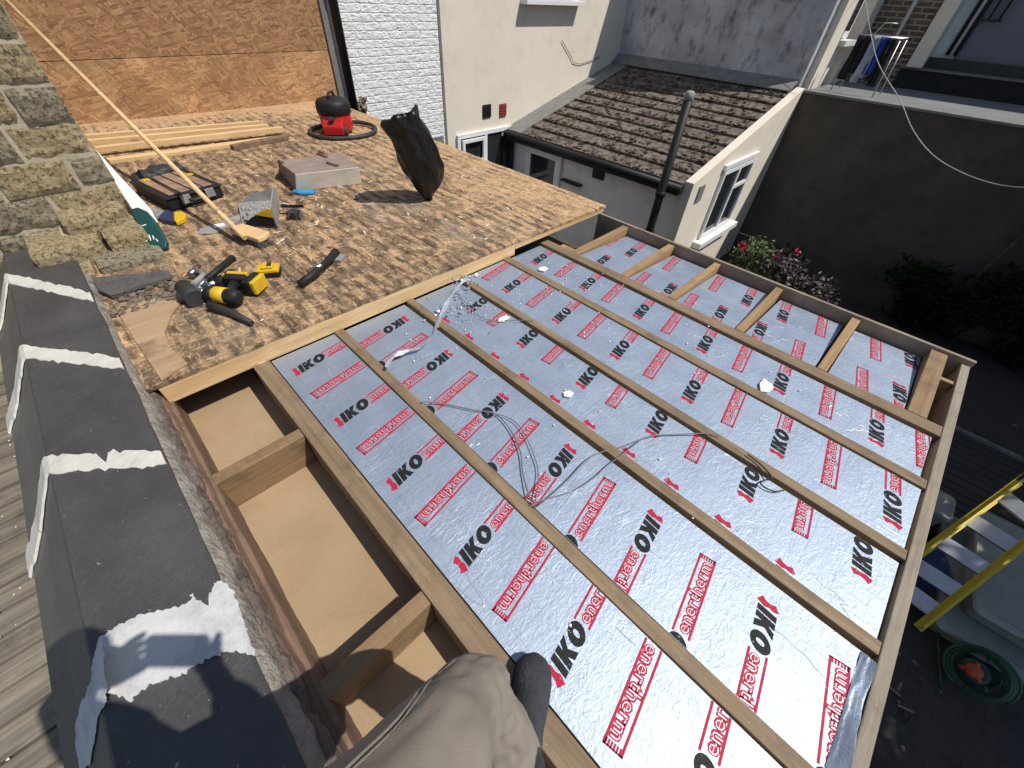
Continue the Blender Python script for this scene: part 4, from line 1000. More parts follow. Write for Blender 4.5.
# offcuts and leaves on the ground at lower right
mb = MB()
for i in range(90):
    x, y = rnd.uniform(1.45, 2.2), rnd.uniform(1.2, 3.2); a = rnd.uniform(0, 3.14); l = rnd.uniform(.03, .16); w = rnd.uniform(.01, .03)
    mb.box((-l / 2, -w / 2, 0), (l / 2, w / 2, .008), rnd.choice((0, 0, 1)), Matrix.Translation((x, y, GZ + .004 + rnd.random() * .06)) @ rotz(a) @ Matrix.Rotation(rnd.uniform(-.3, .3), 4, 'X'))
tag(mb.build('wood_scraps', ['joist', 'decking']), 'torn wood scraps scattered on the paving below the roof end', 'scraps', kind='stuff')
for i, (x, y, l, a, lb) in enumerate(((1.75, 2.2, .9, 70, 'long splintered board on the paving below the roof end'), (2.05, 1.9, .6, 20, 'short dark board lying across the paving at the lower right'))):
    mb = MB(); mb.box((-l / 2, -.06, 0), (l / 2, .06, .02), 0, Matrix.Translation((x, y, GZ + .07)) @ rotz(R(a))); tag(mb.build('scrap_board', 'oldplate', None, .003), lb, 'board')

# ================================================================ THINGS ON THE DECK
# timber battens stacked against the board wall
bt = [((90, 143), (262, 128), .05, .045, 'top pale batten lying at the back of the timber stack'), ((92, 149), (270, 132), .05, .05, 'second pale batten of the stack at the foot of the board wall'),
      ((95, 156), (284, 134), .05, .045, 'longest pale batten of the stack at the foot of the board wall'), ((98, 163), (284, 138), .09, .03, 'wide pale board at the front of the timber stack')]
for i, (p, q, w, h, l) in enumerate(bt):
    a = onp(*p); b = onp(*q); d = (b - a).normalized(); s_ = Vector((-d.y, d.x, 0)); a -= d * .6
    z = .0 if i == 3 else .028
    mb = MB(); mb.prism([a + Vector((0, 0, z)), a - s_ * -w * -1 + Vector((0, 0, z)), a - s_ * w + Vector((0, 0, z + h)), a + Vector((0, 0, z + h))], b - a)
    tag(mb.build('timber_batten', 'new_y', None, .003), l, 'batten', 'timber stacked by the board wall')
a, b = onp(233, 150), onp(288, 139); mb = MB(); d = (b - a).normalized(); s_ = Vector((-d.y, d.x, 0)) * .035
mb.prism([a - s_, a + s_, a + s_ + Vector((0, 0, .04)), a - s_ + Vector((0, 0, .04))], b - a); tag(mb.build('timber_offcut', 'oldplate', None, .003), 'short dark stained offcut in front of the pale battens', 'offcut')
# broom
br = thing('broom', 'long wooden broom leaning with its head on the deck', 'broom', onp(252, 243))
hd = onp(243, 236, .06); T_ = ray(8, -2).normalized()
# handle end: farther back and higher, leaning on the pier side
top = CP + ray(2, -4) * 3.2
mb = MB(); mb.tube([hd + (hd - top).normalized() * .02, top], .0155, 10); mb.build('handle', 'new_y', br)
hc = onp(250, 241, .05); ha = onp(238, 236, .0); hb = onp(268, 246, .0); d = (hb - ha).normalized(); n_ = Vector((-d.y, d.x, 0))
mb = MB(); mb.prism([ha - n_ * .035 + Vector((0, 0, .035)), ha + d * .03 + n_ * .04 + Vector((0, 0, .05)), hb + n_ * .045 + Vector((0, 0, .05)), hb + d * .01 + Vector((0, 0, .04)), hb - n_ * .045 + Vector((0, 0, .035)), ha + d * .02 - n_ * .045 + Vector((0, 0, .035))], (0, 0, .028)); mb.build('head', 'new_y', br, .006)
mb = MB()
for i in range(260):
    t = rnd.random(); s_ = rnd.uniform(-.04, .04); p = ha.lerp(hb, t) + n_ * s_; mb.tube([p + Vector((0, 0, .045)), p + d * .02 * (t) + n_ * s_ * .4 + Vector((rnd.uniform(-.008, .008), rnd.uniform(-.008, .008), .001))], .0022, 3)
mb.build('bristles', 'leadgrey', br)
# hand saw leaning against the pier
sw = thing('hand_saw', 'hand saw with white blade and dark green handle leaning on the brick pier', 'saw', onp(160, 250))
SP = lambda x, y: CP + ray(x, y) * ((-3.27) / ray(x, y).x + (0)) if False else None
def pl(x, y):     # leaning plane through the saw: hinge on the deck, top against the pier corner
    p0 = onp(163, 251, .01); p1 = atx(95, 149, -3.6); p2 = p0 + Vector((.25, .55, .12)); nn = (p1 - p0).cross(p2 - p0).normalized(); d = ray(x, y); return CP + d * ((p0 - CP).dot(nn) / d.dot(nn))
nrm = (atx(95, 149, -3.6) - onp(163, 251, .01)).cross(Vector((.25, .55, .12))).normalized()
mb = MB(); mb.prism([pl(*p) for p in ((94, 148), (97, 151), (128, 185), (150, 208), (158, 222), (150, 225), (133, 210), (120, 190))], nrm * .002); mb.build('blade', 'whitepaint', sw)
hp = [(132, 210), (139, 208), (148, 212), (156, 221), (163, 233), (168, 243), (167, 248), (160, 251), (154, 251), (150, 243), (144, 232), (138, 222)]
mb = MB(); o_ = nrm * -.012; mb.prism([pl(*p) + o_ for p in hp], nrm * .026); sh = mb.build('handle', 'green', sw, .006)
mb = MB()
for a, b in (((142, 228), (148, 226)), ((147, 237), (149, 243)), ((151, 236), (153, 242)), ((155, 237), (156, 241)), ((158, 240), (160, 243))):
    side = nrm if nrm.dot(CP - pl(150, 235)) > 0 else -nrm
    mb = MB(); mb.tube([pl(*a) + side * .0155, pl(*b) + side * .0155], .0035, 5); mb.build('pale_mark', 'whitepaint', sh)
# tool organiser
def boxpts(c, w, d, h, rz_, z0=0):
    return Matrix.Translation(c) @ rotz(rz_)
pa, pb, pc_ = onp(138, 194), onp(173, 212), onp(222, 196)
cw = (pb - pa).length; cd = (pc_ - pb).length; ex_ = (pb - pa).normalized(); ey_ = Vector((-ex_.y, ex_.x, 0)); 
om = Matrix(((ex_.x, ey_.x, 0, pa.x), (ex_.y, ey_.y, 0, pa.y), (0, 0, 1, pa.z), (0, 0, 0, 1)))
org = thing('tool_organiser', 'flat black organiser case with clear brown tinted lid', 'tool case', pa)
mb = MB(); mb.box((0, 0, .005), (cw, cd, .075), 0, om); mb.box((-.01, -.01, .075), (cw + .01, cd + .01, .088), 0, om); 
mb.build('case', 'black', org, .008)
mb = MB()
for i in range(4): mb.box((.03, .03 + i * (cd - .06) / 4 + .006, .088), (cw - .03, .03 + (i + 1) * (cd - .06) / 4 - .006, .094), 0, om)
mb.build('lid', 'tint', org, .004)
mb = MB()
mb.bm.free()
for y in (.08, cd - .12): mb = MB(); mb.box((cw + .008, y, .03), (cw + .022, y + .06, .085), 0, om); mb.build('latch', 'dust', org, .003)
mb = MB(); mb.tube([om @ Vector(p) for p in ((cw + .01, cd * .35, .05), (cw + .045, cd * .37, .05), (cw + .045, cd * .63, .05), (cw + .01, cd * .65, .05))], .011, 8); mb.build('handle', 'rubber', org)
mb = MB()
mb.bm.free()
for x, y in ((.05, .05), (cw * .3, cd - .07)): mb = MB(); mb.box((x, y, .0945), (x + .05, y + .05, .098), 0, om); mb.build('yellow_clip', 'yellow', org, .002)
# black pouch behind the case
mb = MB()
for i in range(7): p = onp(140 + i * 6, 178 - i * 1.6, .04); mb.blob(p, .068 - .004 * abs(i - 3), 2, 0, .6, i, (1.2, 1, .75))
tag(mb.build('tool_pouch', 'rubber'), 'crumpled black pouch lying behind the organiser case', 'pouch')
# panel saw with blue and yellow handle
ps = thing('panel_saw', 'small saw with a blue and yellow handle in front of the organiser case', 'saw', onp(180, 220))
def flat(pts, up, th): return [onp(x, y, up) for x, y in pts], (0, 0, th)
mb = MB(); mb.prism(*flat([(148, 206), (172, 214), (170, 220), (158, 219)], .008, .003)); mb.build('blade', 'dust', ps)
mb = MB(); mb.prism(*flat([(168, 213), (176, 216), (176, 226), (165, 224), (160, 221)], .002, .028)); mb.build('handle', 'navy', ps, .005)
mb = MB(); mb.prism(*flat([(176, 216), (184, 215), (188, 218), (187, 222), (178, 226), (176, 224)], .002, .028)); mb.build('grip', 'yellow', ps, .005)
# grey stain of dried sealant and a paper scrap
mb = MB(); mb.prism(*flat([(200, 229), (222, 222), (240, 214), (244, 218), (226, 228), (214, 234), (198, 234)], .002, .003)); tag(mb.build('grey_sheet', 'dust'), 'thin grey strip of sheet lying by the broom head', 'sheet')
# dustpan
dp = thing('dust_pan', 'grey and black dust pan with a yellow corner standing by the broom head', 'dust pan', onp(262, 225))
Z = lambda v: Vector((0, 0, v))
A0, B0, C0, D0 = onp(243, 226), onp(278, 229), onp(280, 205), onp(240, 208)
mb = MB(); mb.prism([A0 + Z(.004), B0 + Z(.004), C0 + Z(.03), D0 + Z(.03)], (0, 0, .006)); mb.build('base', 'dust', dp)
mb = MB(); mb.prism([A0, B0, B0 + Z(.13), A0 + (B0 - A0) * .35 + Z(.06)], (C0 - B0) * .04); mb.build('front_wall', 'black', dp, .003)
mb = MB(); mb.prism([B0, C0, C0 + Z(.12), B0 + Z(.13)], (A0 - B0) * .05); mb.build('side_wall', 'dust', dp, .003)
yv = (B0 - A0); off = (C0 - B0).normalized() * -.004
mb = MB(); mb.prism([A0 + yv * .50 + Z(.085) + off, B0 + Z(.075) + off, B0 + Z(.128) + off, B0 - yv * .06 + Z(.133) + off], (C0 - B0) * .03); mb.build('yellow_panel', 'yellow', dp)
mb = MB(); mb.prism([D0 + Z(.02), C0 + Z(.03), C0 + Z(.125), D0 + (C0 - D0) * .3 + Z(.08)], (0, 0.012, 0)); mb.build('back_wall', 'dust', dp, .003)
mb = MB()
for i in range(80): p = D0.lerp(A0, rnd.random()).lerp(C0.lerp(B0, rnd.random()), rnd.uniform(.05, .85)) + Z(.03); mb.blob(p, rnd.uniform(.006, .018), 1, 0, .6, i)
q_ = mb.build('swept_dirt', 'dust', dp); q_['kind'] = 'stuff'
# black clamp right of the pan
ck = thing('clamp_tool', 'small black bracket tool right of the dust pan', 'tool', onp(292, 212))
mb = MB(); a, b = onp(281, 207, .05), onp(303, 207, .05); mb.prism([a, a + Vector((.02, .0, 0)), a + Vector((.02, 0, .018)), a + Z(.018)], b - a); mb.build('bar', 'black', ck, .003)
mb = MB(); mb.box((-.035, -.03, .0), (.03, .035, .05), 0, place(onp(295, 218), .6)); mb.tube([onp(288, 219, .01), onp(290, 212, .05)], .01, 6); mb.tube([onp(300, 219, .01), onp(300, 210, .05)], .01, 6); mb.build('body', 'rubber', ck, .006)
# brown topped slab
sb = thing('coping_slab', 'upturned slab with a brown top and a cream painted edge', 'slab', onp(320, 175))
b0, b1, b2, b3 = onp(296, 192), onp(362, 184), onp(350, 158), onp(279, 170)
tz = .11; t0, t1, t2, t3 = onp(295, 174, .14), onp(359, 167, .14), onp(342, 152, .14), onp(277, 161, .14)
mb = MB(); V_ = [mb.bm.verts.new(p) for p in (b0, b1, b2, b3, t0, t1, t2, t3)]
for f, mi in (((4, 5, 6, 7), 0), ((0, 1, 5, 4), 1), ((1, 2, 6, 5), 0), ((2, 3, 7, 6), 0), ((3, 0, 4, 7), 0), ((3, 2, 1, 0), 0)): mb.bm.faces.new([V_[i] for i in f]).material_index = mi
mb.build('slab_body', ['slab', 'slabside'], sb, .006)
mb = MB()
for p, q in (((318, 154), (327, 157)), ((327, 163), (338, 166)), ((279, 161), (283, 163)), ((319, 152), (324, 152))): mb.tube([onp(*p, .143), onp(*q, .146)], .012, 6)
mb.build('scar', 'oldplate', sb)
# blue knife
kn = thing('utility_knife', 'light blue knife lying in front of the cream edged slab', 'knife', onp(302, 193))
mb = MB(); mb.prism(*flat([(294, 192), (308, 191.5), (317, 192.5), (314, 195), (300, 195.5), (293, 194)], .002, .02)); mb.build('handle', 'blue', kn, .005)
mb = MB(); mb.prism(*flat([(287, 193), (294, 192.3), (294, 194), (288, 194.3)], .008, .003)); mb.build('blade', 'steel', kn)
# vacuum cleaner
vc = onp(339, 132); vac = thing('vacuum_cleaner', 'round red vacuum cleaner with a black dome lid, hose coiled round it', 'vacuum cleaner', vc)
mb = MB(); mb.lathe(vc, [(.17, .03), (.185, .05), (.185, .22), (.178, .24)], 32); 
fm = Matrix.Translation(vc) @ rotz(R(-38))
mb.box((.05, -.115, .03), (.26, .115, .12), 0, fm); mb.prism([fm @ Vector(p) for p in ((.14, -.115, .12), (.26, -.115, .12), (.17, -.115, .2), (.14, -.115, .2))], fm.to_3x3() @ Vector((0, .23, 0)))
mb.build('body', 'red', vac, .008)
mb = MB(); mb.lathe(vc, [(.188, .235), (.198, .245), (.198, .32), (.192, .36), (.17, .395), (.12, .415), (.05, .422), (.0, .423)], 32); mb.build('lid', 'black', vac)
mb = MB(); mb.tube([vc + Vector((-.07, .07, .42)), vc + Vector((-.05, .05, .47)), vc + Vector((.05, -.05, .47)), vc + Vector((.07, -.07, .42))], .014, 8); mb.build('carry_handle', 'black', vac)
mb = MB(); mb.prism([fm @ Vector(p) for p in ((.19, -.02, .10), (.245, -.02, .125), (.20, -.02, .19), (.188, -.02, .19))], fm.to_3x3() @ Vector((0, .04, 0))); mb.tube([fm @ Vector((.18, 0, .2)), fm @ Vector((.24, 0, .22))], .028, 12); mb.build('inlet', 'rubber', vac)
for sgn in (-1, 1):
    mb = MB(); mt = fm @ Matrix.Translation((.14, sgn * .125, .06)) @ Matrix.Rotation(R(90), 4, 'X'); mb.lathe((0, 0, 0), [(.02, -.02), (.06, -.018), (.06, .018), (.02, .02)], 18, 0, mt); mb.build('wheel', 'rubber', vac)
mb = MB(); path = [vc + Vector((math.cos(a) * (.37 + .012 * math.sin(a * 3)), math.sin(a) * (.40 + .01 * math.cos(2 * a)), .028 + .012 * max(0, math.sin(a * .9)))) for a in [R(-200 + i * 7) for i in range(78)]]
path = [p + Vector((.05, .04, 0)) for p in path]
mb.tube(path, [.024 + .0022 * (i % 2) for i in range(len(path))], 10); mb.build('hose', 'rubber', vac)
for o_ in [vac]: o_.scale = (.88, .88, .76)
# black rubbish sack standing on its corner
sk = thing('rubbish_sack', 'tall black plastic sack standing on the edge of the deck', 'sack', onp(428, 200))
ctr = [((428, 201), .012), ((426, 197), .06), ((421, 188), .115), ((416, 175), .165), ((410, 160), .19), ((404, 146), .19), ((398, 132), .16), ((394, 122), .14)]
base = onp(428, 200); prof = []
vu = Vector((-.20, -.50, 0)).normalized() 
axis0 = base; topc = aty(399, 116, 1.66)
mb = MB(); rows = []; NS = 40; N_ = 34
wid = [.015, .055, .095, .125, .145, .158, .162, .162, .160, .155, .15, .145, .14]
for i in range(N_ + 1):
    t = i / N_; c = base.lerp(topc, t) + Vector((.0, .06, 0)) * math.sin(t * 3.14)
    w = wid[min(int(t * 12), 11)] + (wid[min(int(t * 12) + 1, 12)] - wid[min(int(t * 12), 11)]) * (t * 12 - int(t * 12)); row = []
    side = Vector((.70, .71, .1)).normalized(); dep = Vector((.71, -.70, .15)).normalized()
    for k in range(NS):
        a = 2 * math.pi * k / NS
        fold = 1 + .10 * noise.noise(Vector((math.cos(a) * 2.2, math.sin(a) * 2.2, t * 2.2))) + .06 * math.sin(a * 7 + t * 3) * t
        cz = .020 * noise.noise(Vector((math.cos(a) * 3.5, math.sin(a) * 3.5, t * 7)))
        p = c + side * math.cos(a) * (w * fold + cz) * .92 + dep * math.sin(a) * (w * .9 * fold + cz)
        if i == N_: p += Vector((0, 0, .05 * math.cos(a) + .012 * math.sin(a * 5)))
        row.append(mb.bm.verts.new(p))
    rows.append(row)
for a, b in zip(rows, rows[1:]):
    for k in range(NS): f = mb.bm.faces.new([a[k], a[(k + 1) % NS], b[(k + 1) % NS], b[k]]); f.smooth = True
mb.bm.faces.new(rows[0][::-1])
inn = [mb.bm.verts.new(base.lerp(topc, .8) + (v.co - topc) * .7) for v in rows[-1]]
for k in range(NS): mb.bm.faces.new([rows[-1][k], rows[-1][(k + 1) % NS], inn[(k + 1) % NS], inn[k]])
mb.bm.faces.new(inn)
mb.build('sack_skin', 'bag', sk)
# pieces of power tools -----------------------------------------------------
def drill(name, label, p, q, hend, group=None):
    """barrel from p (chuck) to q (motor); handle end hend"""
    t = thing(name, label, 'power tool', p.lerp(q, .5)); d = (q - p).normalized(); ln_ = (q - p).length
    rot = d.to_track_quat('Z', 'Y').to_matrix().to_4x4(); m_ = Matrix.Translation(p) @ rot
    mb = MB(); mb.lathe((0, 0, 0), [(.004, -.03), (.010, -.03), (.012, 0), (.022, .008), (.024, .045), (.020, .05)], 14, 0, m_); mb.build('chuck', 'steel', t)
    mb = MB(); mb.lathe((0, 0, 0), [(.024, .05), (.034, .06), (.036, .085), (.034, .10)], 16, 0, m_); mb.lathe((0, 0, 0), [(.037, ln_ - .07), (.041, ln_ - .05), (.036, ln_ - .01), (.02, ln_)], 16, 0, m_); mb.build('collar', 'black', t)
    mb = MB(); mb.lathe((0, 0, 0), [(.034, .10), (.040, .11), (.040, ln_ - .07), (.037, ln_ - .07)], 16, 0, m_); mb.build('motor_housing', 'yellow', t)
    hs = p + d * (ln_ * .68)
    mb = MB(); mb.tube([hs, hs.lerp(hend, .45), hend], [.026, .021, .027], 10); mb.build('handle', 'black', t)
    hd_ = (hend - hs).normalized(); mb = MB(); s2 = hd_.cross(Z(1)).normalized()
    mm = Matrix.Translation(hend) @ hd_.to_track_quat('Z', 'Y').to_matrix().to_4x4()
    mb.box((-.055, -.037, -.01), (.055, .037, .03), 0, mm); mb.build('battery_shoe', 'black', t, .006)
    mb = MB(); mb.box((-.052, -.036, .031), (.052, .036, .055), 0, mm); mb.build('battery', 'yellow', t, .006)
    return t
drill('cordless_drill', 'yellow and black cordless drill with its handle toward the battery', onp(197, 291, .05), onp(240, 298, .05), onp(236, 283, .06))
drill('impact_driver', 'dusty yellow drill lying behind the front drill, near the chisel bar', onp(205, 286, .05), onp(240, 278, .05), onp(251, 283, .05))
bt_ = thing('battery_pack', 'loose yellow and black battery pack beside the drills', 'battery', onp(272, 275)); m_ = place(onp(271, 275), R(62))
mb = MB(); mb.box((-.055, -.04, 0), (.055, .04, .03), 0, m_); mb.build('base', 'black', bt_, .006)
mb = MB(); mb.box((-.056, -.041, .03), (.056, .041, .05), 0, m_); mb.box((-.03, -.03, .05), (.03, .03, .064), 0, m_); mb.build('cover', 'yellow', bt_, .006)
mb = MB(); mb.box((.0, -.02, .064), (.024, .02, .066), 0, m_); mb.build('contact_panel', 'rubber', bt_)
bar = thing('pry_bar', 'steel chisel bar with a long black grip lying across the drills', 'pry bar', onp(213, 275))
mb = MB(); mb.tube([onp(191, 292, .04), onp(197, 288, .07), onp(209, 277, .09)], .009, 8); mb.build('shaft', 'steel', bar)
mb = MB(); mb.tube([onp(207, 279, .085), onp(233, 258, .08)], [.015, .019], 10); mb.build('grip', 'black', bar)
mb = MB(); mb.tube([onp(209, 305, .03), onp(232, 313, .02), onp(252, 323, .02)], [.019, .019, .012], 10); tag(mb.build('black_tube', 'rubber'), 'short thick black tube lying in front of the drills', 'tube')
gr_ = thing('angle_grinder', 'dusty dark grinder at the left end of the tool heap', 'power tool', onp(188, 292))
mb = MB(); mb.tube([onp(184, 287, .04), onp(196, 299, .04)], [.04, .045], 12); mb.blob(onp(186, 296, .03), .04, 2, 0, .5); mb.build('body', 'rubber', gr_)
mb = MB(); mb.tube([onp(193, 285, .06), onp(204, 275, .03), onp(196, 270, .02)], .014, 8); mb.build('side_handle', 'dust', gr_)
hm_ = thing('hammer', 'old hammer half buried under the drills', 'hammer', onp(205, 270))
mb = MB(); mb.tube([onp(195, 271, .03), onp(228, 281, .025)], .012, 8); mb.build('handle', 'leadgrey', hm_)
mb = MB(); mb.tube([onp(190, 275, .03), onp(199, 266, .03)], [.018, .014], 8); mb.build('head', 'steel', hm_)
st_ = thing('hand_stapler', 'black long handled tool lying right of the drills', 'tool', onp(322, 270))
mb = MB(); mb.tube([onp(300, 284, .03), onp(312, 275, .04), onp(326, 263, .04), onp(336, 252, .035)], [.022, .02, .019, .024], 10); mb.build('body', 'black', st_)
mb = MB(); mb.tube([onp(307, 272, .03), onp(322, 265, .06)], .012, 8); mb.build('lever', 'steel', st_)
mb = MB(); mb.prism(*flat([(328, 262), (338, 256), (346, 258), (341, 263)], .002, .02)); mb.build('foot', 'dust', st_, .003)
# splinters, shavings on the deck
mb = MB()
for i in range(420):
    x, y = rnd.uniform(-6.2, -1.9), rnd.uniform(.1, 2.8)
    if rnd.random() < .4: x, y = -3 + rnd.gauss(0, .7), .6 + abs(rnd.gauss(0, .7))
    if not (-6.3 < x < -1.9 and .1 < y < 2.8): continue
    l = rnd.uniform(.008, .05); w = rnd.uniform(.002, .006); mb.box((-l / 2, -w, 0), (l / 2, w, .002), rnd.choice((0, 0, 1, 2)), Matrix.Translation((x, y, dz(x, y) + .003)) @ rotz(rnd.gauss(0, .9)) @ Matrix.Rotation(rnd.uniform(-.25, .25), 4, 'Y'))
tag(mb.build('wood_splinters', ['new_y', 'crumb', 'oldplate']), 'pale splinters and shavings strewn over the deck', 'splinters', kind='stuff')
mb = MB(); c = onp(285, 178); mb.box((-.03, -.006, 0), (.03, .006, .004), 0, place(onp(246, 160, .003), .6)); mb.prism(*flat([(213, 225), (224, 223), (225, 226), (214, 228)], .006, .002)); tag(mb.build('paper_scraps', 'whitepaint'), 'small white paper scraps on the deck by the broom', 'scraps', kind='stuff')

# ================================================================ ON THE FOIL
def fo(px, py, up=0.006): return at(px, py, -.010 + up)
def onroof(px, py):
    p = at(px, py, 0); on = any(a - .012 < p.y < b + .012 for a, b in J)
    return at(px, py, .006 if on else -.006)
wires = [([(421, 403), (440, 404), (475, 411), (494, 414), (509, 429), (520, 452), (523, 475), (531, 504)], 'grey cable curving over the second foil strip to the middle joist, left loop', .0026),
         ([(478, 411), (507, 418), (522, 431), (534, 457), (538, 475), (535, 505)], 'thin grey cable forming the right side of the left loop', .0020),
         ([(534, 507), (539, 506), (567, 481), (586, 461), (603, 452), (622, 447), (651, 437), (680, 435), (706, 434), (720, 437)], 'upper grey cable running from the second joist across the third strip', .0026),
         ([(531, 506), (536, 503), (548, 499), (574, 491), (594, 478), (606, 467), (622, 455), (640, 441), (651, 436)], 'lower grey cable running beside the upper one over the third strip', .0020),
         ([(747, 455), (760, 465), (771, 478), (764, 481), (760, 484), (766, 489), (775, 492), (783, 491)], 'short black cable end looped over the fourth joist', .0030),
         ([(453, 290), (464, 302), (474, 312), (482, 319), (490, 321), (505, 321), (533, 321)], 'thin dark cable near the old deck edge beside the silver tape', .0020)]
for p, l, r_ in wires:
    mb = MB(); q = [onroof(*a) + Vector((0, 0, .004 + .006 * abs(noise.noise(Vector((a[0] * .02, a[1] * .02, 0)))))) for a in p]
    mb.tube(smooth_path(q), r_, 7); tag(mb.build('cable', 'rubber' if 'black' in l else 'cable'), l, 'cable', 'loose cables on the foil')
# silver tape / sleeve
tp = thing('silver_tape', 'twisted strip of shiny silver foil tape lying across two joists', 'tape', fo(440, 320))
c = [(468, 281), (461, 288), (452, 300), (443, 315), (436, 330), (430, 341), (420, 350), (405, 356), (394, 362), (387, 371)]
q = smooth_path([onroof(*a) + Z(.02 + .012 * math.sin(i)) for i, a in enumerate(c)], 6); mb = MB(); rows = []
for i, p in enumerate(q):
    d = (q[min(i + 1, len(q) - 1)] - q[max(i - 1, 0)]).normalized(); s_ = d.cross(Z(1)).normalized(); a = 1.2 * math.sin(i * .16); w = .012 + .003 * math.sin(i * .9)
    v = s_ * math.cos(a) + Z(1) * math.sin(a) * .6; rows.append([mb.bm.verts.new(p + v * w * k + Z(.004 * noise.noise(Vector((i * .5, k * 3, 0))))) for k in (-1, -.4, .3, 1)])
for a, b in zip(rows, rows[1:]):
    for k in range(3): mb.bm.faces.new([a[k], b[k], b[k + 1], a[k + 1]])
o = mb.build('tape_strip', 'foil_bare', tp); sm = o.modifiers.new('s', 'SOLIDIFY'); sm.thickness = .0015
for pc, nn, rr, nm in (((466, 282), 60, .055, 'crumpled_end'), ((460, 305), 70, .09, 'crumpled_film')):
    mb = MB(); c0 = fo(*pc, .012)
    for i in range(nn):
        p = c0 + Vector((rnd.gauss(0, rr), rnd.gauss(0, rr), rnd.uniform(-.006, .018 if rr < .07 else 0))); u = Vector((rnd.gauss(0, 1), rnd.gauss(0, 1), rnd.gauss(0, .4))).normalized() * rnd.uniform(.005, .014); w = Vector((-u.y, u.x, rnd.uniform(-.01, .01))) * .8
        mb.quad([p - u, p - w, p + u, p + w])
    q_ = mb.build(nm, 'foil_bare', tp); q_['kind'] = 'stuff'
# short dark screws + foam crumbs
mb = MB()
def crumbs(cx, cy, n, sx, sy, r0=.0015, r1=.005):
    for i in range(n):
        p = at(cx + rnd.gauss(0, sx), cy + rnd.gauss(0, sy), -.006)
        if not (XB + .02 < p.x < .56 and .2 < p.y < 2.8): continue
        mb.blob((p.x, p.y, -.006 if p.y < 2.2 else -.010 - .040 * (p.y - 2.196) / .62 + .003), rnd.uniform(r0, r1), 1, 0, .7, i, (1.3, 1, .6))
for a in ((555, 285, 40, 26, 12), (470, 318, 30, 16, 12), (590, 300, 30, 35, 20), (700, 330, 25, 60, 30), (430, 345, 14, 30, 20), (520, 300, 20, 10, 8), (640, 400, 26, 90, 60), (610, 470, 22, 120, 80), (600, 270, 24, 30, 10)): crumbs(*a)
tag(mb.build('foam_crumbs', 'crumb'), 'pale crumbs of foam scattered on the foil', 'crumbs', kind='stuff')
def shard(pts, label, grp='white foam scraps on the foil', up=.0):
    mb = MB(); mb.prism([at(x, y, -.008 + up) for x, y in pts], (0, 0, .007)); tag(mb.build('foam_scrap', 'crumb', None, .001), label, 'foam scrap', grp)
shard([(759, 384), (764, 379), (768, 383), (771, 384), (773, 389), (768, 393), (760, 392)], 'ragged white foam scrap in the fourth foil strip')
shard([(563, 393), (569, 391), (574, 394), (570, 398), (564, 397)], 'cream scrap of foam on the third strip near its cable')
shard([(538, 269), (544, 267), (548, 269), (544, 272), (539, 271)], 'oval white scrap of foam on the far strip near the old deck')
shard([(499, 319), (506, 316), (510, 318), (504, 322), (498, 322)], 'cream scrap caught by the third strip cable near the silver tape')
shard([(219, 363), (232, 356), (237, 358), (234, 366), (228, 370)][0:5] and [(256, 363), (266, 358), (267, 362), (262, 368)], 'curled white foil corner at the foot of the stepped edge')
#PERSON
# ================================================================ THE PHOTOGRAPHER
per = thing('person', 'person in khaki trousers and black boots stepping on the joist, holding up a phone', 'person', (.05, .0, 0))
def cut(p): return Vector(p)
CAMB = CP - FW * .004                                 # the phone's back plane sits just behind the lens
def cp_(u, v, w): return CAMB + RX * u + DN * v - FW * w
ph = thing('phone', 'phone held out in both hands to take the picture', 'phone', CAMB)
mb = MB(); bm_ = mb.bm
def rrect(u0, u1, v0, v1, rr, w0, w1, mi=0):
    pts = []
    for cu, cv, a0 in ((u1 - rr, v1 - rr, 0), (u0 + rr, v1 - rr, 90), (u0 + rr, v0 + rr, 180), (u1 - rr, v0 + rr, 270)):
        for k in range(6): a = R(a0 + k * 18); pts.append((cu + rr * math.cos(a), cv + rr * math.sin(a)))
    mb.prism([cp_(u, v, w0) for u, v in pts], -FW * (w1 - w0), mi)
rrect(-.122, .028, -.017, .056, .012, .0, .0085); mb.build('case', 'black', ph)
mb = MB(); rrect(-.118, .024, -.013, .052, .010, .0087, .0092); mb.build('screen', 'glass', ph)
def skinmesh(verts, edges, levels=2, extra=None, root=0):
    me = bpy.data.meshes.new('sk'); me.from_pydata([v[0] for v in verts], edges, []); o = bpy.data.objects.new('sk', me); COL.objects.link(o)
    m1 = o.modifiers.new('s', 'SKIN'); m1.use_smooth_shade = True
    for i, v in enumerate(verts):
        r_ = v[1]; me.skin_vertices[0].data[i].radius = (r_, r_) if isinstance(r_, float) else r_
        me.skin_vertices[0].data[i].use_root = (i == root)
    m2 = o.modifiers.new('b', 'SUBSURF'); m2.levels = levels; m2.render_levels = levels
    bpy.context.view_layer.update()
    out = bpy.data.meshes.new_from_object(o.evaluated_get(bpy.context.evaluated_depsgraph_get()))
    bpy.data.objects.remove(o); return out
pel, sp1, chest, nk = Vector((.06, -.26, .82)), Vector((.05, -.29, 1.0)), Vector((.03, -.30, 1.22)), Vector((.01, -.27, 1.36))
head = Vector((-.03, -.20, 1.50))
shL, shR = chest + Vector((-.15, -.10, .07)), chest + Vector((.15, .10, .06))
hL, hR = cp_(-.135, .03, .03), cp_(.045, .035, .03)
elL, elR = Vector((-.24, -.26, 1.07)), Vector((.24, -.02, 1.08))
hipL, kneeL, ankL = Vector((.0, -.20, .80)), Vector((-.086, .050, .41)), Vector((-.002, .064, .07))
hipR, kneeR, ankR = Vector((.13, -.30, .80)), Vector((.27, -.24, .50)), Vector((.36, -.40, .25))
V = []; E_ = []
def av(p, r): V.append((Vector(p), r)); return len(V) - 1
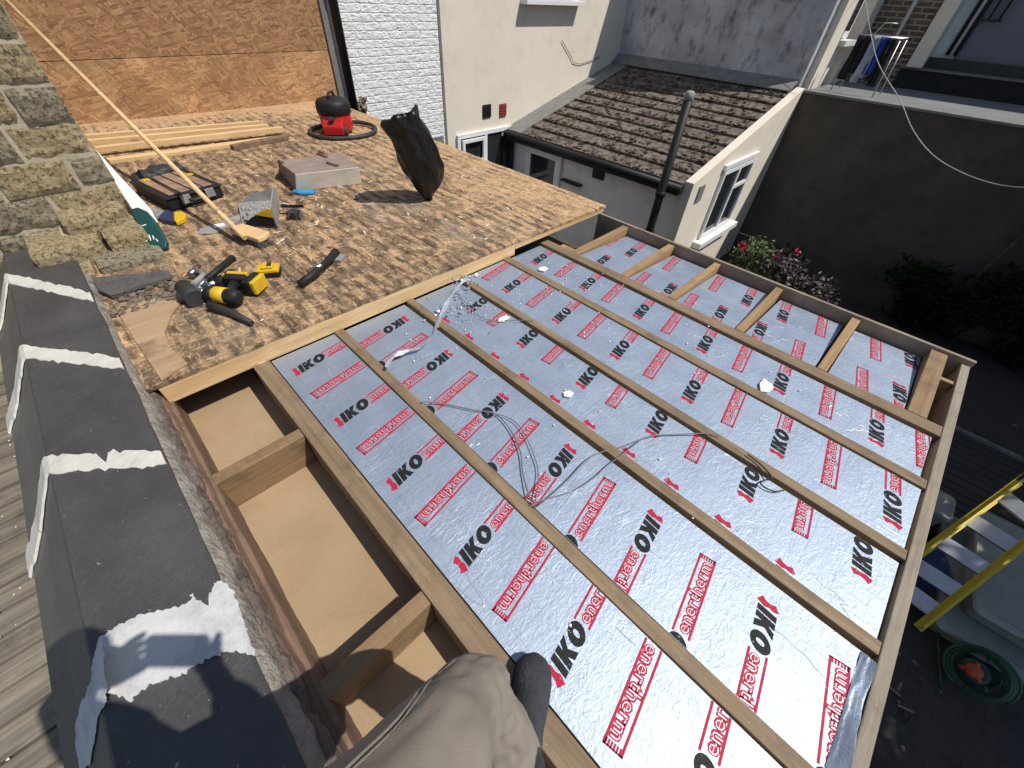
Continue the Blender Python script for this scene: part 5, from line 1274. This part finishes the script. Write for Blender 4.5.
def ch_(prev, pts):
    for p, r in pts: i = av(p, r); E_.append((prev, i)); prev = i
    return prev
p0 = av(pel, (.13, .10)); 
c0 = ch_(p0, [(sp1, (.10, .075)), (chest, (.10, .07))]); ch_(c0, [(nk, .048), (head - Vector((-.01, -.02, .09)), .048), (head, .06)])
for sh, el, hd_, sg in ((shL, elL, hL, -1), (shR, elR, hR, 1)):
    w_ = ch_(c0, [(sh, .040), (sh.lerp(el, .5), .036), (el, .032), (el.lerp(hd_, .5), .030), (el.lerp(hd_, .86), .024), (hd_, (.032, .016))])
for hp_, kn_, an_ in ((hipL, kneeL, ankL), (hipR, kneeR, ankR)):
    ch_(p0, [(hp_, .075), (hp_.lerp(kn_, .5), .050), (kn_, .032), (kn_.lerp(an_, .4), .030), (an_, .026)])
body_me = skinmesh(V, E_, 2)
b = bmesh.new(); b.from_mesh(body_me)
# head: shaped ellipsoid with brow, nose, chin and ears
look = (CP - head).normalized(); rt = look.cross(Vector((0, 0, 1))).normalized(); upv = rt.cross(look).normalized()
d = bmesh.ops.create_icosphere(b, subdivisions=4, radius=1)
for v in d['verts']:
    q = v.co.copy(); x, y, z = q
    k = Vector((x * .076, y * .095, z * .115))
    if z < 0: k.x *= 1 + z * .28; k.y *= 1 + z * .08
    nose = math.exp(-((x / .13) ** 2 + ((z + .12) / .22) ** 2)) if y > 0 else 0; k.y += .022 * nose
    eye = sum(math.exp(-(((x - s_) / .16) ** 2 + ((z - .05) / .12) ** 2)) for s_ in (-.38, .38)) if y > 0 else 0; k.y -= .010 * eye
    mouth = math.exp(-((x / .3) ** 2 + ((z + .48) / .06) ** 2)) if y > 0 else 0; k.y -= .005 * mouth
    ear = math.exp(-((y / .18) ** 2 + ((z - .0) / .25) ** 2)) if abs(x) > .8 else 0; k.x += math.copysign(.014 * ear, x)
    v.co = head + rt * k.x + look * k.y + upv * k.z
# hands: palm + five bent fingers wrapped round the phone ends
fm_ = []
for hd_, sg in ((hL, -1), (hR, 1)):
    uu = -.135 if sg < 0 else .045
    FV = []; FE = []
    def fa(p, r): FV.append((p, r)); return len(FV) - 1
    edge = -.124 if sg < 0 else .030
    palm = fa(hd_, .018)
    for k in range(4):
        v0 = -.012 + k * .020; ln_ = (.030, .034, .032, .024)[k]
        pts = [cp_(edge + sg * .030, v0 + .006, .030), cp_(edge + sg * .020, v0 + .002, .006), cp_(edge + sg * .014, v0, -.006), cp_(edge + sg * .012 - sg * 0, v0, -.010)]
        pr = palm
        for i, p in enumerate(pts): j = fa(p, (.0095, .009, .0082, .0074)[i]); FE.append((pr, j)); pr = j
    pr = palm
    for i, p in enumerate((cp_(edge + sg * .022, .062, .034), cp_(edge + sg * .002, .052, .026), cp_(edge - sg * .020, .044, .020))): j = fa(p, (.012, .011, .009)[i]); FE.append((pr, j)); pr = j
    fme = skinmesh(FV, FE, 1); b.from_mesh(fme)
me = bpy.data.meshes.new('body'); bmesh.ops.translate(b, verts=b.verts, vec=-per.location); 
for f in b.faces: f.smooth = True
b.to_mesh(me); b.free(); me.materials.append(M['skin']); o = bpy.data.objects.new('body', me); COL.objects.link(o); o.parent = per
for s_ in (-1, 1):
    mb = MB(); mb.blob(head + rt * (.029 * s_) + look * .082 + upv * .006, .0115, 2, 0, 0); mb.build('eye', 'whitepaint', per)
mb = MB(); d = bmesh.ops.create_icosphere(mb.bm, subdivisions=4, radius=1)
for v in list(mb.bm.verts):
    x, y, z = v.co; k = 1.06 + .05 * noise.noise(v.co * 6)
    v.co = head + rt * (x * .080 * k) + look * (y * .099 * k - .006) + upv * (z * .120 * k + .004); v.tag = (y > .25 and z < .55) or z < -.25
bmesh.ops.delete(mb.bm, geom=[v for v in mb.bm.verts if v.tag], context='VERTS'); mb.build('hair', 'hair', per, smooth=True)
# jacket
V = []; E_ = []
p0 = av(pel + Vector((0, 0, .0)), (.160, .125)); c0 = ch_(p0, [(sp1, (.145, .115)), (chest, (.17, .125))]); ch_(c0, [(nk - Vector((0, 0, .03)), .085), (nk + Vector((0, 0, .015)), .062)])
for sh, el, hd_ in ((shL, elL, hL), (shR, elR, hR)): ch_(c0, [(sh, .072), (sh.lerp(el, .5), .060), (el, .054), (el.lerp(hd_, .5), .047), (el.lerp(hd_, .80), .040)])
me = skinmesh(V, E_, 2); b = bmesh.new(); b.from_mesh(me)
for v in b.verts: v.co += Vector((noise.noise(v.co * 9), noise.noise(v.co * 9 + Vector((3, 0, 0))), 0)) * .012
bmesh.ops.translate(b, verts=b.verts, vec=-per.location); b.to_mesh(me); b.free(); me.materials.append(M['jacket']); o = bpy.data.objects.new('jacket', me); COL.objects.link(o); o.parent = per
# trousers: lofted cloth with folds; front leg is what the photograph shows
def leg(path, rad, seg=56, n=7, seed=0, name='trousers', seam=True):
    mb = MB(); q = smooth_path([Vector(p) for p in path], n); rr = []
    m_ = len(path) - 1
    for i in range(len(q)):
        t = i / n; k = min(int(t), m_ - 1); f = t - k; f = f * f * (3 - 2 * f); rr.append(rad[k] * (1 - f) + rad[k + 1] * f)
    rows = []; seamp = []; ref = Vector((1, .1, 0))
    u = None
    for i, p in enumerate(q):
        tg = (q[min(i + 1, len(q) - 1)] - q[max(i - 1, 0)]).normalized()
        if u is None: u = tg.cross(Vector((0, 0, 1))).normalized()
        u = (u - tg * u.dot(tg)).normalized(); w = tg.cross(u); T = i / len(q); row = []
        for k in range(seg):
            a = 2 * math.pi * k / seg; dr = u * math.cos(a) + w * math.sin(a)
            P = Vector((math.cos(a) * 1.6, math.sin(a) * 1.6, T * 5 + seed))
            fold = .10 * noise.noise(P) + .09 * (1 - abs(noise.noise(P * 1.9 + Vector((0, 0, T * 6)))) * 2) * (.4 + T) + .05 * math.exp(-((T - .52) / .08) ** 2) * math.sin(T * 90 + 2 * math.sin(a)) * (.5 - .5 * math.cos(a + 2.4))
            row.append(mb.bm.verts.new(p + dr * rr[i] * (1 + fold)))
        rows.append(row)
    for a, b_ in zip(rows, rows[1:]):
        for k in range(seg): f = mb.bm.faces.new([a[k], a[(k + 1) % seg], b_[(k + 1) % seg], b_[k]]); f.smooth = True
    mb.bm.faces.new(rows[0]); mb.bm.faces.new(rows[-1][::-1])
    co_ = [[v.co.copy() for v in r_] for r_ in rows]
    tr_ = mb.build(name, 'trouser', per)
    return tr_, co_, q
tr1, RW, QQ = leg([(.045, -.30, .86), (-.008, -.205, .76), (-.056, -.064, .60), (-.080, .010, .49), (-.089, .056, .415), (-.074, .057, .33), (-.030, .058, .21), (.008, .056, .09)], [.15, .112, .080, .064, .055, .055, .060, .066], n=9)
# seam down the front leg: follow the ring vertex that faces the camera, a little to the left
def seam_path(off, lift=.0015):
    out = []
    for r_, c in zip(RW, QQ):
        best = max(range(len(r_)), key=lambda k: (r_[k] - c).normalized().dot(((CP - c).normalized() + off).normalized())); out.append(c + (r_[best] - c) * (1 + lift / max((r_[best] - c).length, .01)))
    sm_ = [sum((out[min(max(i + j, 0), len(out) - 1)] for j in (-2, -1, 0, 1, 2)), Vector()) / 5 for i in range(len(out))]
    return sm_
sp_ = seam_path(-RX * .55)
i0, i1 = int(len(sp_) * .16), int(len(sp_) * .60)
mb = MB(); mb.tube(sp_[i0:i1], .0022, 6, flat=.5); mb.build('seam', 'trouser', tr1)
mb = MB(); sp2 = seam_path(-RX * .50); mb.tube(sp2[i0:i1], .0012, 6, flat=.5); mb.build('seam', 'trouser', tr1)
# pocket flap at the hip
c = at(392, 742, .70)
leg([(.085, -.30, .86), (.125, -.31, .77), (.20, -.275, .62), (.265, -.24, .51), (.29, -.27, .45), (.33, -.34, .36), (.35, -.39, .30)], [.15, .12, .105, .085, .08, .078, .072], seed=5)
mb = MB(); d = bmesh.ops.create_icosphere(mb.bm, subdivisions=3, radius=1)
for v in mb.bm.verts: v.co = Vector((.065, -.28, .83)) + Vector((v.co.x * .165, v.co.y * .13, v.co.z * .13)) * (1 + .05 * noise.noise(v.co * 3))
mb.build('trouser_seat', 'trouser', per, smooth=True)
# boots
def boot(heel, toe, z0, parent):
    heel, toe = Vector(heel), Vector(toe); d = (toe - heel).normalized(); s_ = Vector((-d.y, d.x, 0)); L_ = (toe - heel).length
    mb = MB(); rows = []
    P = [(0, .020, .05), (.04, .034, .11), (.12, .038, .125), (.25, .038, .135), (.42, .038, .105), (.6, .045, .078), (.78, .048, .066), (.9, .043, .058), (.97, .028, .045), (1.0, .012, .03)]
    for t, w, h in P:
        c = heel + d * L_ * t + Z(z0); row = []
        for k in range(16):
            a = 2 * math.pi * k / 16; row.append(mb.bm.verts.new(c + s_ * math.cos(a) * w * (1 if math.sin(a) < .3 else .9) + Z(.012 + h * .5 + h * .5 * math.sin(a) if math.sin(a) > -.6 else .012 + h * .12)))
        rows.append(row)
    for a, b_ in zip(rows, rows[1:]):
        for k in range(16): f = mb.bm.faces.new([a[k], a[(k + 1) % 16], b_[(k + 1) % 16], b_[k]]); f.smooth = True
    mb.bm.faces.new(rows[0]); mb.bm.faces.new(rows[-1][::-1]); bo = mb.build('boot', 'suede', parent)
    mb = MB(); pts = []
    for t, w, h in P: pts.append(heel + d * L_ * t + s_ * (w + .004))
    pts += [heel + d * L_ * t - s_ * (w + .004) for t, w, h in P[::-1]]
    mb.prism([p + Z(z0 + .001) for p in pts], (0, 0, .02)); mb.build('sole', 'rubber', bo)
    mb = MB(); c = heel + d * L_ * .14 + Z(z0); mb.tube([c + Z(.06), c + Z(.11), c + Z(.15)], [.044, .042, .044], 16); mb.build('ankle_cuff', 'suede', bo)
boot((.070, .030, 0), (-.085, .250, 0), .002, per)
boot((.40, -.46, 0), (.26, -.30, 0), .156, per)
